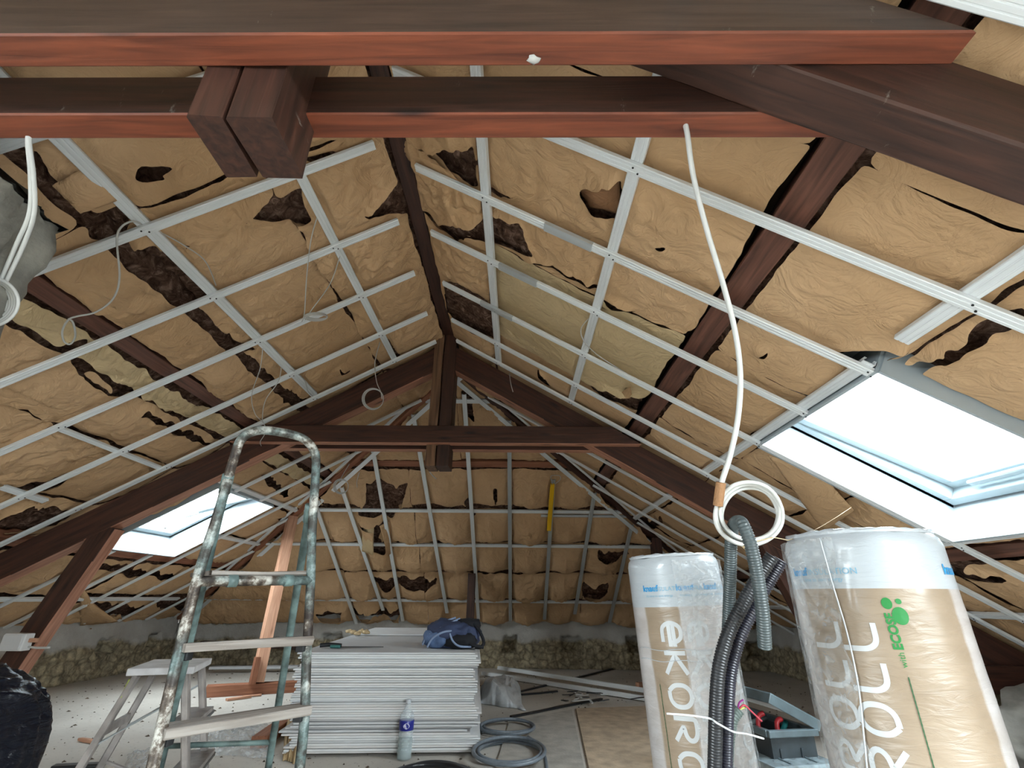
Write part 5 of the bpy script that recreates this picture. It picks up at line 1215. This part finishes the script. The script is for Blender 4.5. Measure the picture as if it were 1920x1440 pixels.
# masonry pier at upper left
def pier():
    n, m_ = 60, 70; V = []; Fc = []
    ring = []
    c = Vector((-1.96, 1.12, 0)); hx, hy = 0.42, 0.15
    for i in range(m_+1):
        z_ = 0.0+i/m_*2.35
        for j in range(n):
            a = 2*math.pi*j/n; ca, sa = math.cos(a), math.sin(a); k = (abs(ca)**6+abs(sa)**6)**(-1/6)
            rr = 1+0.12*float(fbm(np.array([a*4.2]), np.array([z_*7.0]), 31, 5)[0])+0.035*float(crumple(np.array([a*3.0]), np.array([z_*5.0]), 13)[0])
            x = c.x+hx*ca*k*rr; y = c.y+hy*sa*k*rr; zz = z_
            zt = min(ZR-0.06-(XR-x)*TL, 2.04+1.3*max(0, -1.60-x))
            if i > m_-18: zz = min(zz, zt)
            V.append((x, y, min(zz, zt)))
    for i in range(m_):
        for j in range(n): Fc.append((i*n+j, i*n+(j+1) % n, (i+1)*n+(j+1) % n, (i+1)*n+j))
    Fc.append(tuple(m_*n+j for j in range(n)))
    mt = simple('rough grey render', (0.17, 0.16, 0.135), 0.95, noise=0.35, nscale=9, bmp=0.8, bscale=25)
    tag(pydata('masonry_pier', V, Fc, mt, None, True), 'rough grey rendered masonry pier at the upper left edge beside the white cables', 'pier')
pier()

# ============================================================ things on the floor
def garbage_bag():
    from mathutils import noise as mn
    c = Vector((-2.33, 2.10, 0.34)); bm = bmesh.new(); bmesh.ops.create_icosphere(bm, subdivisions=6, radius=1)
    for v in bm.verts:
        d = v.co.copy(); s = lambda t, p: math.copysign(abs(t)**p, t)
        f = abs(mn.noise(Vector((d.x*3, d.y*3, d.z*0.9))*1.5))*0.16+abs(mn.noise(Vector((d.x*6+d.z*3, d.y*6, d.z*1.2))))*0.05
        k = 1.04-f
        p = Vector((0.46*s(d.x, .75)*k, 0.42*s(d.y, .75)*k, 0.34*s(d.z, .7)*k)); p.x *= 1-0.12*max(0, d.z); v.co = c+Vector((p.x, p.y, max(p.z, -0.335)))
    m, nt, b = new_mat('glossy black bag film'); b.inputs['Base Color'].default_value = (0.008, 0.010, 0.018, 1); b.inputs['Roughness'].default_value = 0.22
    cc = coords(nt, (3, 3, 10)); nz = N(nt, 'ShaderNodeTexNoise', Scale=2.2, Detail=6.0, Distortion=2.5); nt.links.new(cc, nz.inputs['Vector']); bump(nt, b, nz.outputs[0], 0.6, 0.04)
    o = bmobj('rubbish_bag', bm, m, None, True)
    P = [c+Vector((0.02, -0.0, 0.30)), c+Vector((0.03, 0.0, 0.37)), c+Vector((0.07, 0.01, 0.41))]
    t = tube('tied_neck', P, 0.04, m, o, 10, 4, rfun=lambda i: 0.035+0.02*abs(math.sin(i*1.2)))
    tag(o, 'full glossy black rubbish bag at the lower left corner', 'rubbish bag')
garbage_bag()
def bottle():
    c = on_z(757, 1424, 0.0); root = empty('water_bottle', (c.x, c.y, 0))
    m, nt, b = new_mat('clear bottle plastic'); b.inputs['Base Color'].default_value = (0.75, 0.85, 0.88, 1); b.inputs['Roughness'].default_value = 0.08
    tr = nt.nodes.new('ShaderNodeBsdfTransparent'); mi = nt.nodes.new('ShaderNodeMixShader'); mi.inputs[0].default_value = 0.72; nt.links.new(b.outputs[0], mi.inputs[1]); nt.links.new(tr.outputs[0], mi.inputs[2]); nt.links.new(mi.outputs[0], nt.nodes['Material Output'].inputs[0])
    def lathe(name, prof, mt, n=28, par=root, wob=0):
        V = []; Fc = []
        for z_, r_ in prof:
            for j in range(n): a = 2*math.pi*j/n; rr = r_*(1+wob*math.cos(5*a)); V.append((rr*math.cos(a), rr*math.sin(a), z_))
        for i in range(len(prof)-1):
            for j in range(n): Fc.append((i*n+j, i*n+(j+1) % n, (i+1)*n+(j+1) % n, (i+1)*n+j))
        Fc += [tuple(range(n-1, -1, -1)), tuple((len(prof)-1)*n+j for j in range(n))]
        return pydata(name, V, Fc, mt, par, True)
    lathe('bottle_body', [(0, .038), (.008, .045), (.06, .045), (.065, .0425), (.07, .045), (.11, .045), (.115, .0425), (.12, .045), (.15, .045), (.155, .042), (.21, .042), (.215, .045), (.235, .043), (.265, .024), (.285, .0145), (.30, .0145)], m, wob=0.01)
    wm = simple('water tint', (0.62, 0.72, 0.72), 0.1)
    mw, nt, b = new_mat('water in bottle'); b.inputs['Base Color'].default_value = (0.42, 0.50, 0.50, 1); b.inputs['Roughness'].default_value = 0.05
    tr = nt.nodes.new('ShaderNodeBsdfTransparent'); tr.inputs[0].default_value = (0.85, 0.92, 0.92, 1); mi = nt.nodes.new('ShaderNodeMixShader'); mi.inputs[0].default_value = 0.6; nt.links.new(b.outputs[0], mi.inputs[1]); nt.links.new(tr.outputs[0], mi.inputs[2]); nt.links.new(mi.outputs[0], nt.nodes['Material Output'].inputs[0])
    lathe('water', [(.006, .040), (.02, .0425), (.112, .0415)], mw)
    lb_ = lathe('label_band', [(.155, .0455), (.156, .0462), (.206, .0462), (.207, .0455)], simple('deep blue label', (0.012, 0.018, 0.23), 0.35))
    V = [(0.022*math.cos(t)*1.0, -0.0466, 0.181+0.017*math.sin(t)) for t in np.linspace(0, 2*math.pi, 16, endpoint=False)]
    a = math.atan2(-c.y, -c.x); V = []
    for t in np.linspace(0, 2*math.pi, 20, endpoint=False):
        dx = 0.021*math.copysign(abs(math.cos(t))**1.6, math.cos(t)); dz = 0.016*math.copysign(abs(math.sin(t))**1.1, math.sin(t)); aa = a+dx/0.0465; V.append((0.0468*math.cos(aa), 0.0468*math.sin(aa), 0.181+dz))
    pydata('label_emblem', V, [tuple(range(20))], simple('pale label emblem', (0.62, 0.62, 0.75), 0.4), lb_)
    lathe('cap', [(.296, .0165), (.298, .0170), (.318, .0170), (.320, .015)], simple('clear grey cap', (0.45, 0.48, 0.52), 0.3))
    tag(root, 'clear plastic water bottle with blue label standing before the board stack', 'bottle')
bottle()
def hose_coil(name, cx, cy, rx, ry, turns, r, mat, label, seed, tail=None):
    root = empty(name, on_z(cx, cy, 0.0)); rs = np.random.RandomState(seed)
    for k in range(turns):
        sx = rs.uniform(0.84, 1.06); sy = rs.uniform(0.72, 1.08); ox = rs.uniform(-6, 6); oy = rs.uniform(-3, 3); ph = rs.uniform(0, 6)
        tube('coil_turn', [on_z(cx+ox+rx*sx*math.cos(t), cy+oy+ry*sy*math.sin(t)-2*k, r+0.006+0.016*k+0.008*math.sin(2*t+ph))-root.location for t in np.linspace(0, 2*math.pi, 18, endpoint=False)], r, mat, root, 8, 4, True)
    if tail: tube('loose_end', [on_z(x, y, r+0.004)-root.location for x, y in tail], r, mat, root, 8)
    tag(root, label, 'coiled conduit', 'coils on the floor')
gm = simple('blue grey conduit plastic', (0.17, 0.20, 0.235), 0.35, noise=0.15, nscale=40)
hose_coil('conduit_coil', 955, 1364, 54, 15, 3, 0.0105, gm, 'smaller grey conduit coil on the floor right of the board stack, farther one', 1, tail=[(905, 1372), (893, 1365), (888, 1355)])
hose_coil('conduit_coil', 955, 1412, 66, 26, 4, 0.0105, gm, 'larger grey conduit coil on the floor at the bottom, nearer one', 2, tail=[(990, 1382), (1010, 1395), (1022, 1420), (1027, 1470)])
hose_coil('hose_coil', 815, 1462, 75, 30, 4, 0.014, M['black'], 'black hose coil at the bottom edge below the board stack', 3)
# steel studs lying on the floor
for k, (a, b_, lab) in enumerate((((905, 1262), (1225, 1312), 'nearer of two bright steel studs lying on the floor behind the coils'), ((935, 1252), (1225, 1297), 'farther of two bright steel studs lying on the floor behind the coils'))):
    p, q_ = on_z(*a, 0.03+0.03*k), on_z(*b_, 0.03+0.03*k); mx, L = frame_from(p, q_)
    bm = bmesh.new()
    for c_, s_ in (((L/2, 0, 0.018), (L, 0.048, 0.003)), ((L/2, -0.023, 0), (L, 0.0025, 0.036)), ((L/2, 0.023, 0), (L, 0.0025, 0.036)), ((L/2, 0.0, 0.0205), (L, 0.012, 0.002))): bm_box(bm, c_, s_)
    o = bmobj('steel_stud', bm, M['zinc'] if k else M['zinc']); o.matrix_world = Matrix.Translation(p) @ mx; tag(o, lab, 'metal stud', 'steel studs on the floor')
def rod(a, b_, lab, r=0.008, mat='black'):
    tag(beam('dark_rod', on_z(*a, 0.012), on_z(*b_, 0.012), 0.03, 0.016, M[mat]), lab, 'rod', 'dark strips on the floor')
rod((958, 1344), (1128, 1310), 'long dark strip on the floor between coils and metal scraps')
rod((1075, 1272), (1155, 1252), 'dark strip on the floor near the back wall')
rod((975, 1302), (1045, 1296), 'short dark strip on the floor behind the white bag')
rod((960, 1300), (1035, 1282), 'dark strip leaning away behind the white bag')
# floor panels
def panel(pts, z_, th, mat, lab, name='floor_panel'):
    P = [on_z(x, y, z_) for x, y in pts]; bm = bmesh.new(); lo = [bm.verts.new((p.x, p.y, z_-th)) for p in P]; hi = [bm.verts.new((p.x, p.y, z_)) for p in P]
    bm.faces.new(hi); bm.faces.new(lo[::-1]); n = len(P)
    for i in range(n): bm.faces.new((lo[i], lo[(i+1) % n], hi[(i+1) % n], hi[i]))
    return tag(bmobj(name, bm, M[mat] if isinstance(mat, str) else mat), lab, 'floor panel', 'floor panels')
osb = simple('dusty chipboard', (0.46, 0.36, 0.26), 0.85, noise=0.22, nscale=11, bmp=0.3)
gp = simple('dusty grey panel', (0.40, 0.38, 0.345), 0.85, noise=0.2, nscale=9, bmp=0.3)
panel([(1080, 1328), (1250, 1322), (1420, 1470), (1380, 1600), (1140, 1600)], 0.014, 0.012, osb, 'brown chipboard panel on the floor left of the smaller roll')
panel([(955, 1352), (1072, 1330), (1130, 1600), (880, 1600)], 0.014, 0.012, gp, 'grey dusty panel on the floor under the conduit coils')
# metal scraps pile
for k in range(26):
    x, y = 1075+rng.normal()*30+15, 1305+rng.normal()*7; p = on_z(x, y, 0.012+0.012*(k % 3)); an = rng.uniform(0, 6.28); L = rng.uniform(0.05, 0.18); d_ = Vector((math.cos(an), math.sin(an), rng.uniform(-.05, .12)))*L/2
    tag(beam('metal_offcut', p-d_+Vector((0, 0, .01)), p+d_+Vector((0, 0, .01)), rng.uniform(.012, .03), 0.006, M['zinc' if k % 2 else 'black']), 'small bent metal offcut in the scrap heap under the steel studs', 'metal scrap', 'metal scraps on the floor')
# crumpled sheets
def sheet(name, pts, mat, label, hgt, seed, cat, nn=40, fr=3.0):
    C = [on_z(x, y, 0.01) for x, y in pts]; V = []; Fc = []
    A, B_ = np.meshgrid(np.linspace(0, 1, nn), np.linspace(0, 1, nn)); H = (0.25+np.clip(0.5+fbm(A*fr+seed, B_*fr, seed, 3), 0, 1.2))*hgt*0.7+np.abs(crumple(A*fr+seed, B_*fr, seed+3))*hgt*0.3
    env = (np.sin(np.pi*A)*np.sin(np.pi*B_))**0.4; jx = 0.10*fbm(A*2.3, B_*2.3, seed+8, 3); jy = 0.10*fbm(A*2.3+5, B_*2.3, seed+9, 3)
    for i in range(nn):
        for j in range(nn):
            a, b_ = A[i, j]+jx[i, j], B_[i, j]+jy[i, j]; p = C[0]*(1-a)*(1-b_)+C[1]*a*(1-b_)+C[2]*a*b_+C[3]*(1-a)*b_; V.append((p.x, p.y, 0.004+H[i, j]*env[i, j]))
    for i in range(nn-1):
        for j in range(nn-1): Fc.append((i*nn+j, i*nn+j+1, (i+1)*nn+j+1, (i+1)*nn+j))
    o = pydata(name, V, Fc, mat, None, True); md = o.modifiers.new('t', 'SOLIDIFY'); md.thickness = 0.0008; return tag(o, label, cat)
wp = simple('thin white bag plastic', (0.62, 0.65, 0.68), 0.4, noise=0.1, bmp=0.4)
sheet('plastic_bag', [(900, 1318), (985, 1330), (975, 1295), (905, 1290)], wp, 'crumpled white plastic bag on the floor right of the board stack', 0.20, 6, 'plastic bag', fr=1.6)
sheet('plastic_sheet', [(350, 1410), (500, 1420), (500, 1352), (345, 1360)], M['film'], 'crumpled clear plastic sheet on the floor behind the tall ladder', 0.10, 9, 'plastic sheet', fr=4)
sheet('plastic_sheet', [(235, 1440), (300, 1440), (305, 1405), (240, 1412)], M['film'], 'small clear plastic scrap on the floor under the step stool', 0.05, 12, 'plastic sheet')
sheet('torn_wrapping', [(530, 1425), (560, 1425), (560, 1330), (535, 1345)], M['paper_old'], 'torn beige wrapping standing against the left side of the board stack', 0.12, 14, 'paper')
# wood bits
def woodbit(a, b_, w_, h_, z_, mat, lab, name='wood_offcut'): tag(beam(name, on_z(*a, z_), on_z(*b_, z_), w_, h_, M[mat]), lab, 'wood offcut', 'wood offcuts on the floor')
woodbit((485, 1392), (540, 1352), 0.10, 0.07, 0.036, 'red_wood', 'short square timber offcut beside the plasterboard stack behind the ladder')
woodbit((425, 1312), (470, 1306), 0.05, 0.02, 0.012, 'new_wood', 'fresh splintered wood piece before the sill beam, left one')
woodbit((455, 1306), (490, 1303), 0.03, 0.015, 0.010, 'new_wood', 'fresh splintered wood piece before the sill beam, right one')
woodbit((150, 1386), (176, 1390), 0.035, 0.02, 0.012, 'new_wood', 'small orange wood chip on the bare floor right of the rubbish bag')
woodbit((1195, 1285), (1215, 1283), 0.06, 0.05, 0.026, 'new_wood', 'small wood block at the end of the steel studs')
woodbit((190, 1434), (100, 1438), 0.05, 0.02, 0.012, 'black', 'dark strip lying at the bottom edge beside the rubbish bag')
# debris specks: nobody could count them
V = []; Fc = []
for k in range(900):
    x = rng.uniform(-4.6, 3.2); y = rng.uniform(1.9, 7.5); s_ = abs(rng.normal())*0.007+0.003; a = rng.uniform(0, 6.3); b0 = len(V)
    for t in range(4): V.append((x+s_*math.cos(a+t*1.57)*rng.uniform(.5, 1.4), y+s_*math.sin(a+t*1.57)*rng.uniform(.5, 1.4), 0.001))
    V.append((x, y, 0.004+s_*0.4)); Fc += [(b0, b0+1, b0+4), (b0+1, b0+2, b0+4), (b0+2, b0+3, b0+4), (b0+3, b0, b0+4)]
o = pydata('floor_debris', V, Fc, simple('dark debris crumbs', (0.10, 0.075, 0.055), 0.9, noise=0.6, nscale=3)); tag(o, 'dark crumbs and grit scattered over the dusty attic floor', 'debris', kind='stuff')

# toolbox with its lid ajar
def toolbox():
    zr = 0.34; fl_, fr__, bl = on_z(1441, 1376, zr), on_z(1527, 1372, zr), on_z(1390, 1326, zr)
    w_ = (fr__-fl_).length; xd = (fr__-fl_).normalized(); yd = Vector((-xd.y, xd.x, 0)); Lb = min(0.55, max(0.4, (bl-fl_).length))
    root = empty('toolbox', (fl_.x, fl_.y, 0)); root.rotation_euler = (0, 0, math.atan2(xd.y, xd.x))
    tb = simple('dusty dark toolbox plastic', (0.035, 0.045, 0.052), 0.45, noise=0.5, nscale=9); tb2 = simple('grey lid plastic', (0.11, 0.15, 0.17), 0.3, noise=0.3, nscale=10, coat=0.4)
    bm = bmesh.new(); wl_ = 0.012; H = zr
    for c_, s_ in (((w_/2, wl_/2, H/2), (w_-.02, wl_, H-.02)), ((w_/2, Lb, H/2), (w_-.02, wl_, H-.02)), ((wl_, Lb/2, H/2), (wl_, Lb, H-.02)), ((w_-wl_, Lb/2, H/2), (wl_, Lb, H-.02)), ((w_/2, Lb/2, 0.012), (w_-.02, Lb, 0.02))): bm_box(bm, c_, s_, bev=.003)
    for x in (0.05, w_-0.09): bm_box(bm, (x, -0.002, H/2-.02), (0.012, 0.008, H-.08), bev=.002)
    bmobj('box_body', bm, tb, root)
    bm = bmesh.new()
    for c_, s_ in (((w_/2, -0.005, H), (w_+.02, 0.03, 0.03)), ((w_/2, Lb+.005, H), (w_+.02, 0.03, 0.03)), ((-0.0, Lb/2, H), (0.03, Lb, 0.03)), ((w_, Lb/2, H), (0.03, Lb, 0.03))): bm_box(bm, c_, s_, bev=.005)
    bmobj('rim', bm, tb2, root)
    bm = bmesh.new(); bm_box(bm, (-w_/2, Lb/2, 0.035), (w_+.03, Lb+.03, 0.012), bev=.004)
    for c_, s_ in (((-w_/2, -0.01, 0.015), (w_+.03, 0.012, 0.045)), ((-w_/2, Lb+.01, 0.015), (w_+.03, 0.012, 0.045)), ((-w_-.01, Lb/2, 0.015), (0.012, Lb+.03, 0.045))): bm_box(bm, c_, s_, bev=.003)
    lid = bmobj('lid', bm, tb2, root); lid.location = (w_+0.01, 0, H+0.015); lid.rotation_euler = (0, R(26), 0)
    box('lid_latch', (-w_-.02, Lb/2, 0.0), (0.01, 0.07, 0.05), tb, lid, .002)
    red = simple('red plastic tools', (0.55, 0.03, 0.04), 0.4); teal = simple('teal tool grip', (0.02, 0.22, 0.22), 0.5)
    for k, (P, mt) in enumerate(((((0.03, 0.12, 0.30), (0.05, 0.13, 0.38), (0.08, 0.12, 0.40)), red), (((0.09, 0.05, 0.30), (0.10, 0.06, 0.37), (0.13, 0.06, 0.385)), red), (((0.14, 0.10, 0.31), (0.20, 0.12, 0.36)), teal), (((0.06, 0.25, 0.33), (0.20, 0.28, 0.345)), M['zinc_d']))):
        t = tube('hand_tool', [root.matrix_basis @ Vector(p) if False else Matrix.Translation(root.location) @ root.rotation_euler.to_matrix().to_4x4() @ Vector(p) for p in P], 0.012, mt, None, 8, 4)
        tag(t, ('red-handled tool in the toolbox, at its far corner', 'red-handled tool sticking out of the toolbox front', 'teal-handled tool inside the open toolbox', 'steel tool lying inside the open toolbox')[k], 'tool', 'tools in the toolbox')
    tag(root, 'dusty dark toolbox with its lid ajar, between the two insulation rolls', 'toolbox')
    # lower organiser case in front with yellow latch
    H2 = 0.24; a, b_ = on_z(1440, 1432, H2), on_z(1560, 1440, H2); r3 = empty('organizer_case', (a.x, a.y, 0)); d = (b_-a); r3.rotation_euler = (0, 0, math.atan2(xd.y, xd.x))
    w3 = 0.34; L3 = 0.27
    box('case_body', (w3/2, L3/2-.05, H2/2-.02), (w3, L3, H2-.04), tb, r3, 0.008)
    cl = simple('greyish clear case lid', (0.24, 0.30, 0.33), 0.2, noise=0.5, nscale=16, coat=0.6); box('case_lid', (w3/2, L3/2-.05, H2-.018), (w3+.01, L3+.01, 0.036), cl, r3, 0.008)
    for x in (0.10, 0.24): box('divider', (x, L3/2-.05, H2+.002), (0.008, L3-.04, 0.006), tb2, r3, .001)
    yl = simple('yellow latch plastic', (0.80, 0.42, 0.01), 0.4)
    box('latch', (0.11, L3-.035, H2+.012), (0.085, 0.03, 0.035), yl, r3, .004); box('latch_hole', (0.11, L3-.051, H2+.012), (0.03, 0.004, 0.012), M['black'], r3, .001)
    box('label_strip', (0.13, 0.10, H2+.002), (0.06, 0.02, 0.004), yl, r3, .001)
    tag(r3, 'low organizer case with greyish lid and yellow latch in front of the toolbox', 'organizer case')
    c = on_z(1400, 1450, 0.10); r4 = empty('spray_can', (c.x-0.02, c.y+.05, 0)); bl_ = simple('blue can', (0.02, 0.03, 0.30), 0.3)
    tube('can_body', [(0, 0, 0.0), (0, 0, 0.20)], 0.026, bl_, r4, 16, 2); tube('can_cap', [(0, 0, 0.20), (0, 0, 0.235)], 0.018, M['ink_w'], r4, 14, 2)
    tag(r4, 'slim blue spray can with white cap left of the organizer case', 'spray can')
toolbox()
# stone block and beam ends at the lower right
def rocks():
    c = on_y(1880, 1370, 3.3)
    o = lump('stone_block', (0, 0, 0), (0.42, 0.30, 0.26), simple('grey weathered stone', (0.25, 0.24, 0.22), 0.95, noise=0.5, nscale=6, bmp=0.8, bscale=14), amp=0.35, fr=1.6, sub=4, seed=3, flat=-0.2); o.location = (3.25, 3.35, 0.2)
    tag(o, 'large rough grey stone at the right edge behind the large roll', 'stone')
    tag(beam('wall_timber', (2.55, 3.0, 0.05), (3.6, 3.05, 0.05), 0.12, 0.10, M['timber']), 'dark timber lying at the lower right corner below the stone', 'timber')
    tag(beam('wooden_post', (2.92, 3.78, 0.0), (2.92, 3.78, 0.38), 0.10, 0.10, M['timber_old'], up=(1, 0, 0)), 'short dark post under the rafter foot at right', 'post')
rocks()
# white scrap stuck to the near collar beam
p = on_y(1001, 118, 0.70)
o = lump('plaster_scrap', (0, 0, 0), (0.014, 0.010, 0.004), M['cable'], amp=0.5, sub=2, seed=4); o.location = (p.x, p.y, 2.056); tag(o, 'tiny white scrap stuck under the near collar beam', 'scrap')
